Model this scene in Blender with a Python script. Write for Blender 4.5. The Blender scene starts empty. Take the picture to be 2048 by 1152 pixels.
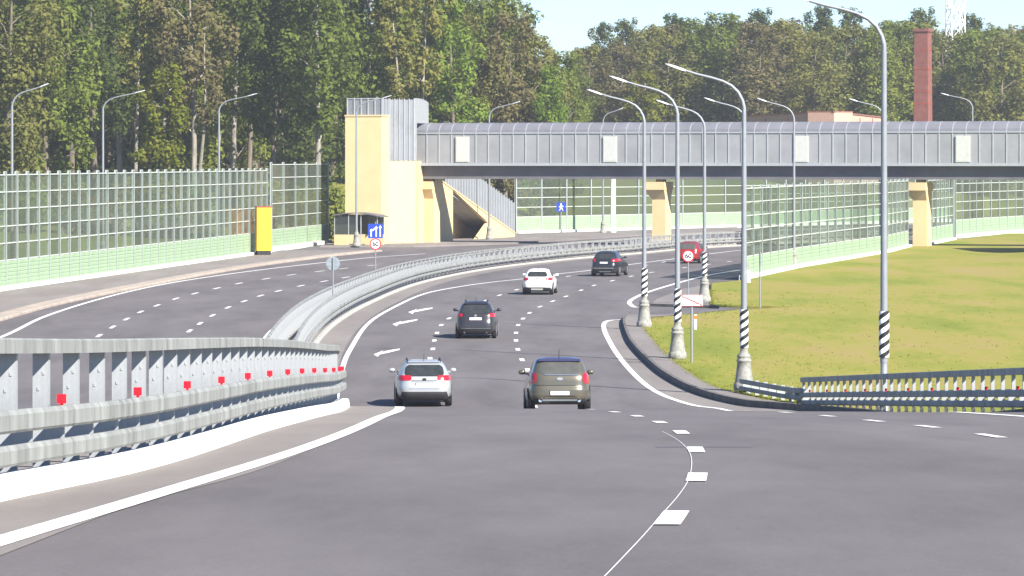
import bpy, math, random
from mathutils import Vector, Matrix, Euler
from bisect import bisect_right
pi = math.pi; sin = math.sin; cos = math.cos
SC = bpy.context.scene; COL = SC.collection
F = 8000.0; HY = 320.0; CX = 1024.0; CAMZ = 8.0
SUN = Vector((0.52, -0.60, 0.60)).normalized()

# ------------------------------------------------------------------ geometry helpers
class MB:
    def __init__(s): s.v = []; s.f = []; s.m = []; s.sm = []
    def add(s, vs, fs, mat=0, smooth=False):
        o = len(s.v); s.v.extend([tuple(p) for p in vs])
        for f in fs:
            s.f.append([o + i for i in f]); s.m.append(mat); s.sm.append(smooth)
        return s
    def box(s, x0, x1, y0, y1, z0, z1, mat=0, M=None):
        vs = [Vector((x, y, z)) for z in (z0, z1) for x, y in ((x0, y0), (x1, y0), (x1, y1), (x0, y1))]
        if M: vs = [M @ v for v in vs]
        return s.add(vs, [(3, 2, 1, 0), (4, 5, 6, 7), (0, 1, 5, 4), (1, 2, 6, 5), (2, 3, 7, 6), (3, 0, 4, 7)], mat)
    def tube(s, pts, r, n=8, mat=0, caps=True, smooth=True):
        pts = [Vector(p) for p in pts]; rs = r if isinstance(r, (list, tuple)) else [r] * len(pts)
        vs = []; prev = None
        for i, p in enumerate(pts):
            a = pts[max(i - 1, 0)]; b = pts[min(i + 1, len(pts) - 1)]
            t = (b - a).normalized()
            if prev is None:
                h = Vector((0, 0, 1)) if abs(t.z) < .9 else Vector((1, 0, 0))
                prev = t.cross(h).normalized()
            x = (prev - t * prev.dot(t)).normalized(); prev = x; y = t.cross(x)
            for k in range(n):
                a2 = 2 * pi * k / n; vs.append(p + (x * cos(a2) + y * sin(a2)) * rs[i])
        fs = []
        for i in range(len(pts) - 1):
            for k in range(n):
                k2 = (k + 1) % n; fs.append((i * n + k, i * n + k2, (i + 1) * n + k2, (i + 1) * n + k))
        s.add(vs, fs, mat, smooth)
        if caps:
            s.add(vs[:n], [tuple(range(n))[::-1]], mat); s.add(vs[-n:], [tuple(range(n))], mat)
        return s
    def lathe(s, prof, n=16, mat=0, c=(0, 0, 0), smooth=True):
        vs = []
        for r, z in prof:
            for k in range(n):
                a = 2 * pi * k / n; vs.append((c[0] + r * cos(a), c[1] + r * sin(a), c[2] + z))
        fs = []
        for i in range(len(prof) - 1):
            for k in range(n):
                k2 = (k + 1) % n; fs.append((i * n + k, i * n + k2, (i + 1) * n + k2, (i + 1) * n + k))
        s.add(vs, fs, mat, smooth); s.add(vs[-n:], [tuple(range(n))], mat); s.add(vs[:n], [tuple(range(n))[::-1]], mat)
        return s
    def loftrect(s, secs, mat=0, M=None):
        # secs: (hx, hy, z) rectangles
        vs = []
        for hx, hy, z in secs:
            for x, y in ((-hx, -hy), (hx, -hy), (hx, hy), (-hx, hy)):
                p = Vector((x, y, z)); vs.append(M @ p if M else p)
        fs = [(3, 2, 1, 0)]
        for i in range(len(secs) - 1):
            for k in range(4):
                k2 = (k + 1) % 4; fs.append((i * 4 + k, i * 4 + k2, i * 4 + 4 + k2, i * 4 + 4 + k))
        e = (len(secs) - 1) * 4; fs.append((e, e + 1, e + 2, e + 3))
        return s.add(vs, fs, mat)
    def prism(s, poly, t0, t1, fn, mat=0):
        # poly: 2-D outline (a,b); fn(a,b,t) -> 3-D point
        n = len(poly)
        vs = [fn(a, b, t0) for a, b in poly] + [fn(a, b, t1) for a, b in poly]
        fs = [tuple(range(n))[::-1], tuple(range(n, 2 * n))] + [(i, (i + 1) % n, n + (i + 1) % n, n + i) for i in range(n)]
        return s.add(vs, fs, mat)
    def mesh(s, name, mats):
        me = bpy.data.meshes.new(name); me.from_pydata(s.v, [], s.f)
        for m in (mats if isinstance(mats, (list, tuple)) else [mats]): me.materials.append(m)
        me.polygons.foreach_set('material_index', s.m); me.polygons.foreach_set('use_smooth', s.sm)
        me.update(); return me
    def build(s, name, mats, parent=None, fixn=False):
        me = s.mesh(name, mats)
        if fixn:
            import bmesh
            bm = bmesh.new(); bm.from_mesh(me); bmesh.ops.recalc_face_normals(bm, faces=bm.faces); bm.to_mesh(me); bm.free()
        return link(name, me, parent)

def link(name, data, parent=None, loc=None, rz=None):
    o = bpy.data.objects.new(name, data); COL.objects.link(o)
    if parent: o.parent = parent
    if loc is not None: o.location = loc
    if rz is not None: o.rotation_euler = (0, 0, rz)
    return o
def tag(o, label=None, cat=None, group=None, kind=None):
    if label: o['label'] = label
    if cat: o['category'] = cat
    if group: o['group'] = group
    if kind: o['kind'] = kind
    return o
def thing(name, label, cat, loc=(0, 0, 0), rz=0, group=None):
    return tag(link(name, None, None, loc, rz), label, cat, group)
KIDS = {}
def copy_tree(o, parent=None):
    c = o.copy(); COL.objects.link(c)
    if parent: c.parent = parent
    for ch in [x for x in ALLCH(o)]: copy_tree(ch, c)
    return c
def ALLCH(o): return [x for x in bpy.data.objects if x.parent == o]

def catmull(tab, x):
    n = len(tab); xs = [t[0] for t in tab]
    if x <= xs[0]: i = 0
    elif x >= xs[-1]: i = n - 2
    else: i = bisect_right(xs, x) - 1
    x0, y0 = tab[i]; x1, y1 = tab[i + 1]; h = x1 - x0; t = (x - x0) / h
    if t < 0 or t > 1: return y0 + (y1 - y0) * t
    def sl(j):
        if j <= 0: return (tab[1][1] - tab[0][1]) / (tab[1][0] - tab[0][0])
        if j >= n - 1: return (tab[-1][1] - tab[-2][1]) / (tab[-1][0] - tab[-2][0])
        a = (tab[j][1] - tab[j - 1][1]) / (tab[j][0] - tab[j - 1][0]); b = (tab[j + 1][1] - tab[j][1]) / (tab[j + 1][0] - tab[j][0])
        return 0 if a * b <= 0 else 2 * a * b / (a + b)
    m0 = sl(i) * h; m1 = sl(i + 1) * h; t2 = t * t; t3 = t2 * t
    return (2*t3-3*t2+1)*y0 + (t3-2*t2+t)*m0 + (-2*t3+3*t2)*y1 + (t3-t2)*m1
def lin(tab, x):
    xs = [t[0] for t in tab]
    if x <= xs[0]: return tab[0][1]
    if x >= xs[-1]: return tab[-1][1]
    i = bisect_right(xs, x) - 1; x0, y0 = tab[i]; x1, y1 = tab[i + 1]
    return y0 + (y1 - y0) * (x - x0) / (x1 - x0)
def sstep(a, b, x):
    t = min(1, max(0, (x - a) / (b - a))); return t * t * (3 - 2 * t)

RAMP = [(-30, -.2), (0, -1.05), (16, -1.77), (24, -2.15), (32, -2.54), (40, -2.9), (48, -3.27), (56, -3.675), (64, -4.1), (72, -4.54), (80, -4.985),
        (86, -5.36), (92, -5.78), (98, -6.2), (104, -6.62), (112, -7.06), (120, -7.52), (127, -7.92), (132, -8.07), (140, -8.09), (152, -8.03), (164, -8.0), (170, -8.0)]
def zr(d, x=1.0):
    if d >= 165: return 0.0
    z = 8.0 + catmull(RAMP, d)
    if 72 < d < 128: z -= .026 * (min(max(x, -8), 14) - 1) * min(1, max(0, (d - 72) / 24)) * min(1, max(0, (128 - d) / 24))
    return z
def G(px, py):                      # a pixel of the photograph that shows the level lower road -> plan position
    d = CAMZ * F / (py - HY); return ((px - CX) * d / F, d)
def XY(px, d): return ((px - CX) * d / F, d)
def zat(py, d): return CAMZ - (py - HY) * d / F

LB = [(-36, 0), (-35, 130), (-33.6, 200), (-31, 241.5), (-26.6, 285), (-21.4, 335), (-17.5, 384)]
FB = [(-17.5, 388), (-6, 412), (.3, 430), (14, 452), (27.6, 474), (57, 520), (110, 590)]
RBT = [(14.9, 262), (21.2, 295), (32, 342), (36.4, 367), (43.6, 397), (57, 444), (75, 500)]
LBX = [(y, x) for x, y in LB]
def H(x, y):
    if y < 160: return zr(y, x)
    z = 0.0
    if y < 384: dl = lin(LBX, y) - x
    else: dl = -17.5 - x
    z = max(z, 3.4 * sstep(4, 60, dl))
    df = y - (lin(FB, x) if x > -17.5 else 388 + (-17.5 - x) * .1)
    z = max(z, 7.0 * sstep(5, 120, df))
    z += 1.0 * math.exp(-(((x - 47) / 6) ** 2 + ((y - 318) / 14) ** 2))
    return z

class Curve:
    def __init__(s, pts, step=1.0, smooth=True):
        P = [Vector((p[0], p[1])) for p in pts]; out = []
        for i in range(len(P) - 1):
            a = P[max(i - 1, 0)]; b = P[i]; c = P[i + 1]; d = P[min(i + 2, len(P) - 1)]
            L = (c - b).length; n = max(2, int(L / .4))
            m0 = (c - a) / max((c - b).length + (b - a).length, 1e-6) * L; m1 = (d - b) / max((d - c).length + (c - b).length, 1e-6) * L
            for k in range(n):
                t = k / n; t2 = t * t; t3 = t2 * t
                out.append((2*t3-3*t2+1)*b + (t3-2*t2+t)*m0 + (-2*t3+3*t2)*c + (t3-t2)*m1 if smooth else b + (c - b) * t)
        out.append(P[-1]); s.raw = out; s.s = [0]
        for i in range(1, len(out)): s.s.append(s.s[-1] + (out[i] - out[i - 1]).length)
        s.L = s.s[-1]
    def at(s, u):
        u = min(max(u, 0), s.L); i = min(max(bisect_right(s.s, u) - 1, 0), len(s.raw) - 2)
        t = (u - s.s[i]) / max(s.s[i + 1] - s.s[i], 1e-9); return s.raw[i] + (s.raw[i + 1] - s.raw[i]) * t
    def tan(s, u):
        a = s.at(u - .6); b = s.at(u + .6); return (b - a).normalized()
    def nor(s, u): t = s.tan(u); return Vector((t.y, -t.x))      # to the right of travel
    def samples(s, step, u0=0, u1=None):
        u1 = s.L if u1 is None else u1; n = max(1, int(math.ceil((u1 - u0) / step))); return [u0 + (u1 - u0) * i / n for i in range(n + 1)]
    def off(s, o, step=2.0):
        return Curve([tuple(s.at(u) + s.nor(u) * o) for u in s.samples(step)], smooth=False)
    def u_at_y(s, y):
        for i, p in enumerate(s.raw):
            if p.y >= y: return s.s[i]
        return s.L

def ribbon(mb, cv, o0, o1, dz, u0=0, u1=None, step=1.0, mat=0):
    us = cv.samples(step, u0, u1); vs = []
    for u in us:
        p = cv.at(u); n = cv.nor(u)
        for o in (o0, o1):
            q = p + n * o; vs.append((q.x, q.y, zr(q.y, q.x) + dz))
    mb.add(vs, [(2*i, 2*i+1, 2*i+3, 2*i+2) for i in range(len(us) - 1)], mat)
def sweep(mb, cv, prof, u0=0, u1=None, step=1.0, mat=0, zf=None, smooth=False):
    us = cv.samples(step, u0, u1); vs = []; k = len(prof)
    for u in us:
        p = cv.at(u); n = cv.nor(u); z0 = zf(p) if zf else zr(p.y, p.x)
        for o, z in prof:
            q = p + n * o; vs.append((q.x, q.y, z0 + z))
    fs = []
    for i in range(len(us) - 1):
        for j in range(k):
            j2 = (j + 1) % k; fs.append((i*k+j, i*k+j2, (i+1)*k+j2, (i+1)*k+j))
    fs.append(tuple(range(k))[::-1]); e = (len(us) - 1) * k; fs.append(tuple(range(e, e + k)))
    mb.add(vs, fs, mat, smooth)

# ------------------------------------------------------------------ materials
def newmat(name):
    m = bpy.data.materials.new(name); m.use_nodes = True; nt = m.node_tree; nt.nodes.clear()
    out = nt.nodes.new('ShaderNodeOutputMaterial'); return m, nt, out
def mat(name, col, rough=.6, metal=0, var=.12, scale=3.0, bump=0, bscale=40, spec=.5, col2=None, stretch=None, coat=0, coord='Object'):
    m, nt, out = newmat(name); N = nt.nodes.new; L = nt.links.new
    b = N('ShaderNodeBsdfPrincipled'); L(b.outputs[0], out.inputs[0])
    b.inputs['Roughness'].default_value = rough; b.inputs['Metallic'].default_value = metal; b.inputs['Specular IOR Level'].default_value = spec
    if coat: b.inputs['Coat Weight'].default_value = coat; b.inputs['Coat Roughness'].default_value = .06
    tc = N('ShaderNodeTexCoord'); src = tc.outputs[coord]
    if stretch:
        mp = N('ShaderNodeMapping'); mp.inputs['Scale'].default_value = stretch; L(src, mp.inputs[0]); src = mp.outputs[0]
    n = N('ShaderNodeTexNoise'); n.inputs['Scale'].default_value = scale; n.inputs['Detail'].default_value = 6; n.inputs['Roughness'].default_value = .65; L(src, n.inputs['Vector'])
    r = N('ShaderNodeValToRGB'); c2 = col2 or [c * (1 - var * 2) for c in col]
    r.color_ramp.elements[0].position = .32; r.color_ramp.elements[1].position = .66
    r.color_ramp.elements[0].color = (*c2, 1); r.color_ramp.elements[1].color = (*[min(1, c * (1 + var * .5)) for c in col], 1)
    L(n.outputs[0], r.inputs[0]); L(r.outputs[0], b.inputs['Base Color'])
    if bump:
        n2 = N('ShaderNodeTexNoise'); n2.inputs['Scale'].default_value = bscale; n2.inputs['Detail'].default_value = 4; L(src, n2.inputs['Vector'])
        bp = N('ShaderNodeBump'); bp.inputs['Strength'].default_value = bump; bp.inputs['Distance'].default_value = .02; L(n2.outputs[0], bp.inputs['Height']); L(bp.outputs[0], b.inputs['Normal'])
    return m
def asphalt_mat(name, c1, c2, big=.06):
    m, nt, out = newmat(name); N = nt.nodes.new; L = nt.links.new
    b = N('ShaderNodeBsdfPrincipled'); L(b.outputs[0], out.inputs[0]); b.inputs['Roughness'].default_value = .8; b.inputs['Specular IOR Level'].default_value = .25
    tc = N('ShaderNodeTexCoord')
    mp = N('ShaderNodeMapping'); mp.inputs['Scale'].default_value = (1, .18, 1); L(tc.outputs['Object'], mp.inputs[0])
    a = N('ShaderNodeTexNoise'); a.inputs['Scale'].default_value = .35; a.inputs['Detail'].default_value = 8; a.inputs['Roughness'].default_value = .7; L(mp.outputs[0], a.inputs['Vector'])
    g = N('ShaderNodeTexNoise'); g.inputs['Scale'].default_value = 28; g.inputs['Detail'].default_value = 3; L(tc.outputs['Object'], g.inputs['Vector'])
    ad = N('ShaderNodeMath'); ad.operation = 'MULTIPLY_ADD'; ad.inputs[1].default_value = .35; L(g.outputs[0], ad.inputs[0]); L(a.outputs[0], ad.inputs[2])
    g2 = N('ShaderNodeTexNoise'); g2.inputs['Scale'].default_value = 75; g2.inputs['Detail'].default_value = 2; L(tc.outputs['Object'], g2.inputs['Vector'])
    a2 = N('ShaderNodeMath'); a2.operation = 'MULTIPLY_ADD'; a2.inputs[1].default_value = .3; L(g2.outputs[0], a2.inputs[0]); L(ad.outputs[0], a2.inputs[2]); ad = a2
    r = N('ShaderNodeValToRGB'); r.color_ramp.elements[0].position = .6; r.color_ramp.elements[1].position = 1.0
    r.color_ramp.elements[0].color = (*c1, 1); r.color_ramp.elements[1].color = (*c2, 1); L(ad.outputs[0], r.inputs[0]); L(r.outputs[0], b.inputs['Base Color'])
    bp = N('ShaderNodeBump'); bp.inputs['Strength'].default_value = .3; bp.inputs['Distance'].default_value = .01; L(g.outputs[0], bp.inputs['Height']); L(bp.outputs[0], b.inputs['Normal'])
    return m
def grass_mat(name, cols, scale=.2):
    m, nt, out = newmat(name); N = nt.nodes.new; L = nt.links.new
    b = N('ShaderNodeBsdfPrincipled'); L(b.outputs[0], out.inputs[0]); b.inputs['Roughness'].default_value = .9; b.inputs['Specular IOR Level'].default_value = .1
    tc = N('ShaderNodeTexCoord'); mp = N('ShaderNodeMapping'); mp.inputs['Scale'].default_value = (1, .22, 1); L(tc.outputs['Object'], mp.inputs[0])
    a = N('ShaderNodeTexNoise'); a.inputs['Scale'].default_value = scale; a.inputs['Detail'].default_value = 9; a.inputs['Roughness'].default_value = .55; L(mp.outputs[0], a.inputs['Vector'])
    g = N('ShaderNodeTexNoise'); g.inputs['Scale'].default_value = 2.6; g.inputs['Detail'].default_value = 7; g.inputs['Roughness'].default_value = .75; L(mp.outputs[0], g.inputs['Vector'])
    ad = N('ShaderNodeMath'); ad.operation = 'MULTIPLY_ADD'; ad.inputs[1].default_value = .45; L(g.outputs[0], ad.inputs[0]); L(a.outputs[0], ad.inputs[2])
    r = N('ShaderNodeValToRGB'); els = r.color_ramp.elements
    pos = [.5, .66, .76, .9]
    els[0].position = pos[0]; els[1].position = pos[-1]; els[0].color = (*cols[0], 1); els[1].color = (*cols[3], 1)
    for p, c in ((pos[1], cols[1]), (pos[2], cols[2])): e = els.new(p); e.color = (*c, 1)
    L(ad.outputs[0], r.inputs[0]); L(r.outputs[0], b.inputs['Base Color'])
    bp = N('ShaderNodeBump'); bp.inputs['Strength'].default_value = .6; bp.inputs['Distance'].default_value = .08; L(g.outputs[0], bp.inputs['Height']); L(bp.outputs[0], b.inputs['Normal'])
    return m
def leaf_mat(name, cols, trans=.42):
    m, nt, out = newmat(name); N = nt.nodes.new; L = nt.links.new
    ge = N('ShaderNodeNewGeometry'); oi = N('ShaderNodeObjectInfo')
    mi = N('ShaderNodeMath'); mi.operation = 'MULTIPLY_ADD'; mi.inputs[1].default_value = .55; L(ge.outputs['Random Per Island'], mi.inputs[0])
    m2 = N('ShaderNodeMath'); m2.operation = 'MULTIPLY'; m2.inputs[1].default_value = .45; L(oi.outputs['Random'], m2.inputs[0]); L(m2.outputs[0], mi.inputs[2])
    r = N('ShaderNodeValToRGB'); els = r.color_ramp.elements; els[0].position = .05; els[1].position = .95; els[0].color = (*cols[0], 1); els[1].color = (*cols[-1], 1)
    for i, c in enumerate(cols[1:-1]): e = els.new(.05 + .9 * (i + 1) / (len(cols) - 1)); e.color = (*c, 1)
    L(mi.outputs[0], r.inputs[0])
    d = N('ShaderNodeBsdfDiffuse'); t = N('ShaderNodeBsdfTranslucent'); mx = N('ShaderNodeMixShader'); mx.inputs[0].default_value = trans
    L(r.outputs[0], d.inputs[0]); L(r.outputs[0], t.inputs[0]); L(d.outputs[0], mx.inputs[1]); L(t.outputs[0], mx.inputs[2]); L(mx.outputs[0], out.inputs[0])
    return m
def glass_mat(name, tint, dust=(.3, .32, .3), dustf=.12, glossf=.08):
    m, nt, out = newmat(name); N = nt.nodes.new; L = nt.links.new
    t = N('ShaderNodeBsdfTransparent'); t.inputs[0].default_value = (*tint, 1)
    oi = N('ShaderNodeObjectInfo'); vr = N('ShaderNodeValToRGB'); vr.color_ramp.elements[0].color = (*[c * .72 for c in tint], 1); vr.color_ramp.elements[1].color = (*[min(1, c * 1.1) for c in tint], 1); L(oi.outputs['Random'], vr.inputs[0]); L(vr.outputs[0], t.inputs[0])
    g = N('ShaderNodeBsdfGlossy'); g.inputs['Roughness'].default_value = .08; g.inputs[0].default_value = (.9, .95, .95, 1)
    d = N('ShaderNodeBsdfDiffuse')
    tc = N('ShaderNodeTexCoord'); n = N('ShaderNodeTexNoise'); n.inputs['Scale'].default_value = .8; n.inputs['Detail'].default_value = 5; L(tc.outputs['Object'], n.inputs['Vector'])
    r = N('ShaderNodeValToRGB'); r.color_ramp.elements[0].color = (*[c * .7 for c in dust], 1); r.color_ramp.elements[1].color = (*dust, 1); L(n.outputs[0], r.inputs[0]); L(r.outputs[0], d.inputs[0])
    a = N('ShaderNodeMixShader'); a.inputs[0].default_value = dustf; L(t.outputs[0], a.inputs[1]); L(d.outputs[0], a.inputs[2])
    b = N('ShaderNodeMixShader'); b.inputs[0].default_value = glossf; L(a.outputs[0], b.inputs[1]); L(g.outputs[0], b.inputs[2]); L(b.outputs[0], out.inputs[0])
    return m

M = {}
M['asphalt'] = asphalt_mat('asphalt', (.082, .073, .073), (.142, .128, .128))
M['pave'] = asphalt_mat('shoulder_asphalt', (.145, .128, .12), (.215, .194, .18))
M['paint'] = mat('road_paint', (.74, .74, .72), .75, col2=(.5, .49, .47), scale=9)
M['kerbwhite'] = mat('whitewashed_kerb', (.76, .76, .73), .85, col2=(.55, .53, .49), scale=3.5)
M['palekerb'] = mat('pale_kerb', (.38, .37, .34), .85, var=.12, scale=1.2)
M['darkkerb'] = mat('dark_concrete_kerb', (.12, .112, .105), .9, var=.2, scale=1.5)  # darker concrete tone than the other kerbs
M['concrete'] = mat('concrete', (.34, .32, .29), .85, var=.15, scale=1.5)
M['tan'] = mat('tan_kerb', (.36, .30, .25), .9, var=.18, scale=.9)
M['lawn'] = grass_mat('lawn', [(.135, .165, .024), (.185, .195, .034), (.228, .206, .048), (.25, .198, .072)])
M['meadow'] = grass_mat('meadow', [(.06, .085, .018), (.10, .12, .024), (.16, .165, .035), (.2, .19, .05)], .06)
def joints(m, step=1.0, w=.018, col=(.06, .055, .05)):
    nt = m.node_tree; N = nt.nodes.new; L = nt.links.new; b = [n for n in nt.nodes if n.type == 'BSDF_PRINCIPLED'][0]; src = b.inputs['Base Color'].links[0].from_socket
    tc = N('ShaderNodeTexCoord'); sx = N('ShaderNodeSeparateXYZ'); L(tc.outputs['Object'], sx.inputs[0]); d = N('ShaderNodeMath'); d.operation = 'DIVIDE'; d.inputs[1].default_value = step; L(sx.outputs[1], d.inputs[0])
    f = N('ShaderNodeMath'); f.operation = 'FRACT'; L(d.outputs[0], f.inputs[0]); l = N('ShaderNodeMath'); l.operation = 'LESS_THAN'; l.inputs[1].default_value = w; L(f.outputs[0], l.inputs[0])
    mx = N('ShaderNodeMixRGB'); L(l.outputs[0], mx.inputs[0]); L(src, mx.inputs[1]); mx.inputs[2].default_value = (*col, 1); L(mx.outputs[0], b.inputs['Base Color'])
for k_ in ('kerbwhite', 'palekerb', 'darkkerb', 'tan'): joints(M[k_])
M['galv'] = mat('galvanised_steel', (.36, .375, .39), .5, .2, var=.14, scale=5, stretch=(1, .6, .5))
M['galvrail'] = mat('weathered_galvanised_rail', (.265, .27, .255), .65, .1, var=.24, scale=2.4, stretch=(1, 1.2, .3))
M['red'] = mat('red_reflector', (.75, .015, .03), .3)
M['pole'] = mat('grey_painted_pole', (.225, .24, .265), .5, .2, var=.06)
M['lampgrey'] = mat('lamp_housing', (.42, .43, .45), .5, .1, var=.05)
M['pedestal'] = mat('cast_pedestal', (.27, .265, .24), .8, var=.24, scale=6)
M['white'] = mat('white_paint', (.8, .8, .79), .55, var=.05)
M['black'] = mat('black_paint', (.012, .012, .013), .5)
M['post'] = mat('barrier_post', (.33, .365, .345), .5, .15, var=.1)
M['bar'] = mat('barrier_bar', (.52, .55, .51), .45, .1, var=.08)
M['green'] = mat('mint_panel', (.25, .345, .215), .7, var=.1, scale=.8)
M['glass'] = glass_mat('barrier_glazing', (.74, .80, .76), (.32, .35, .29), .14, .06)
M['yellow'] = mat('cream_yellow_render', (.58, .435, .235), .88, var=.05, scale=.6, bump=.05)
M['poly'] = mat('grey_polycarbonate', (.275, .278, .282), .5, 0, var=.1, scale=.35)
M['poly2'] = mat('stair_polycarbonate', (.185, .195, .215), .4, 0, var=.1, scale=.5)
M['roof'] = mat('lavender_roof_sheet', (.155, .155, .178), .6, 0, var=.1, scale=.4)
M['girder'] = mat('dark_grey_girder', (.13, .125, .135), .7, var=.12, scale=.5)
M['mullion'] = mat('pale_mullion', (.36, .375, .385), .45, .1, var=.06)
M['lightpanel'] = mat('pale_panel', (.5, .505, .46), .5, var=.05)
M['boxyellow'] = mat('yellow_enamel', (.75, .41, .02), .45, var=.05)
M['orange'] = mat('orange_panel', (.62, .16, .03), .5, var=.1)
M['rust'] = mat('red_brown', (.28, .05, .03), .6)
M['blue'] = mat('sign_blue', (.015, .05, .42), .4)
M['signback'] = mat('sign_back', (.25, .285, .31), .5, .2)
M['brick'] = mat('red_brick', (.19, .065, .05), .85, var=.16, scale=1.5)
M['pinkwall'] = mat('pink_render', (.45, .28, .22), .85, var=.06)
M['roofred'] = mat('red_roof', (.22, .09, .07), .8)
M['bark'] = mat('bark', (.16, .13, .10), .9, var=.3, scale=2.5, stretch=(1, 1, .25))
M['barkpale'] = mat('pale_bark', (.26, .235, .19), .9, var=.28, scale=2.0, stretch=(1, 1, .3))
M['leafdark'] = leaf_mat('dark_foliage', [(0.056, 0.0829, 0.0257), (0.0935, 0.1244, 0.0328), (0.1403, 0.1574, 0.0398)])
M['leafgreen'] = leaf_mat('green_foliage', [(0.0934, 0.1244, 0.0281), (0.1457, 0.1824, 0.0375), (0.2243, 0.2404, 0.0491)])
M['leafbright'] = leaf_mat('bright_foliage', [(0.0792, 0.132, 0.0238), (0.132, 0.2112, 0.033), (0.2112, 0.264, 0.0462)])
M['leafyellow'] = leaf_mat('yellow_green_foliage', [(0.0945, 0.126, 0.0168), (0.168, 0.1785, 0.0231), (0.252, 0.2205, 0.0315)])
M['leafbrown'] = leaf_mat('autumn_brown_foliage', [(0.0929, 0.0878, 0.0414), (0.142, 0.128, 0.0575), (0.1912, 0.1646, 0.0713)])
M['leafolive'] = leaf_mat('olive_foliage', [(0.1291, 0.135, 0.0404), (0.1884, 0.1889, 0.0528), (0.2602, 0.2361, 0.0652)])
M['leafrust'] = leaf_mat('rusty_foliage', [(.11, .055, .02), (.16, .09, .03), (.2, .13, .03)])
M['tyre'] = mat('tyre_rubber', (.012, .012, .013), .85)
M['rim'] = mat('alloy_rim', (.45, .46, .47), .35, .6)
M['carglass'] = mat('car_glass', (.03, .034, .036), .08, 0, var=.2, spec=.6)
M['cargrey'] = mat('reflection_toned_car_glass', (.075, .076, .07), .12, spec=.6)  # paler tone puts the rear window's reflection into the glass colour
M['lens'] = mat('red_lens', (.42, .012, .025), .18, spec=.6)
M['plate'] = mat('number_plate', (.75, .75, .73), .5)
M['trim'] = mat('black_trim', (.022, .022, .025), .55)
M['chrome'] = mat('chrome', (.75, .75, .75), .15, .9, var=.02)
def paint(n, c, metal=.2): return mat(n, c, .32, metal, var=.03, scale=.6, coat=.6)
M['c_silver'] = paint('silver_car_paint', (.37, .385, .395), .3)
M['c_tan'] = paint('olive_brown_car_paint', (.10, .09, .066), .3)
M['c_roof'] = paint('sky_tinted_roof_paint', (.05, .045, .10), .2)  # dark roof; the blue of the reflected sky is mixed into its colour
M['c_char'] = paint('charcoal_car_paint', (.03, .027, .031), .3)
M['c_white'] = paint('white_car_paint', (.7, .7, .69), 0)
M['c_black'] = paint('black_car_paint', (.016, .017, .022), .2)
M['c_red'] = paint('red_car_paint', (.20, .02, .022), .1)

# ------------------------------------------------------------------ plan curves read off the photograph
LEc = Curve([(-2.95, 8), (-2.86, 14), (-2.69, 21), (-2.57, 25), (-2.42, 31), (-2.12, 40), (-1.98, 49), (-2.05, 62), (-2.24, 80), (-3.05, 97), (-4.6, 115), (-5.75, 131), (-6.5, 153),
             G(700, 700), G(740, 644), G(801, 608), G(855, 586), G(922, 573), G(983, 564.5), G(1044, 558), G(1120, 547.5), G(1178, 541), G(1251, 530.3), G(1347, 518), G(1415, 508.5), G(1478, 501), (26, 372), (34, 390), (50, 422)])
KERB = Curve([(-3.5, 8), (-3.45, 20), (-3.4, 26.7), (-3.12, 33), (-3.0, 38), (-2.97, 46), (-3.0, 60), (-3.25, 80), (-4.2, 97), (-5.8, 115), (-7.0, 131), (-8.0, 156), (-8.5, 180), (-8.45, 200), G(740, 609), G(831, 571), G(922, 549), G(1013, 534), G(1120, 521.5), G(1178, 516), G(1280, 507.5), G(1380, 498), (21.3, 372), (30, 391), (46, 424)])
RLc = Curve([(.2, 14), (.5, 18), (.96, 24), (1.48, 32), (1.84, 40), (2.03, 48), (2.07, 56), (2.0, 64), (1.85, 72), (1.56, 80), (1.25, 100), (.9, 120), (.62, 140), G(1056, 740), G(1044, 719.5), G(1036, 700), G(1032, 682), G(1032, 666.6), G(1036, 651), G(1045.5, 638), G(1059, 626), G(1079, 614), G(1104, 603), G(1132, 593), G(1161, 581), G(1188, 571), G(1223, 562), G(1261, 553), G(1303, 545), (16.4, 312), (23, 340), (31, 365)])
LLc = Curve([(-2.6, 140), G(860, 716), G(865.5, 699), G(868.5, 682), G(874, 666), G(882, 651), G(898, 637), G(930, 618), G(968, 602), G(999, 590.6), G(1032, 580), G(1080, 566), G(1135, 553), G(1185, 546.5), G(1240, 540), (13.2, 320), (19, 345)])
R2c = Curve([(5.75, 30), (5.6, 40), (5.5, 46), (5.4, 52), (5.2, 57.5), (5.05, 64), (4.85, 71), (4.6, 80), (4.3, 92)])
REc = Curve([(8.6, 30), (8.4, 45), (8.1, 63.5), (7.7, 90), (7.2, 115), G(1437, 819), G(1387, 807), G(1325, 785), G(1278, 755), G(1241, 717), G(1219, 683), G(1208, 658), G(1209, 646), G(1219, 641), G(1237, 639.5), G(1246, 639)])
RE2c = Curve([G(1284, 615), G(1272, 615), G(1262, 610), G(1259, 604), G(1269, 596), G(1294, 585), G(1356, 566), G(1419, 550), G(1475, 541), (20.3, 306), (27, 335), (34, 362)])
IK = Curve([(8.9, 126), G(1497, 811), G(1419, 792), G(1356, 767), G(1309, 739), G(1262, 692), G(1247, 658), G(1246, 645), G(1251, 637), G(1262, 632)])
IGe = Curve([(8.6, 131), G(1466, 788), G(1434, 780), G(1387, 758), G(1341, 727), G(1309, 695), G(1284, 661), G(1290, 642), (9.0, 204), (12, 210.5), (14.5, 214.2)])
LOc = Curve([(-23.4, 120), (-23.3, 150), G(0, 675), G(90, 633), G(200, 598), G(300, 574), G(400, 556.5), G(520, 540), G(640, 526), G(740, 515.5), G(850, 507.5)])
LIc = Curve([(-8, 120), (-9.6, 150), (-10.7, 170), G(540, 665), G(585, 628), (-11, 226), (-9.9, 246), (-8.1, 268), (-5.6, 290), (-2, 312), (2.6, 332), (9, 355), (18, 380)])
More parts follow.
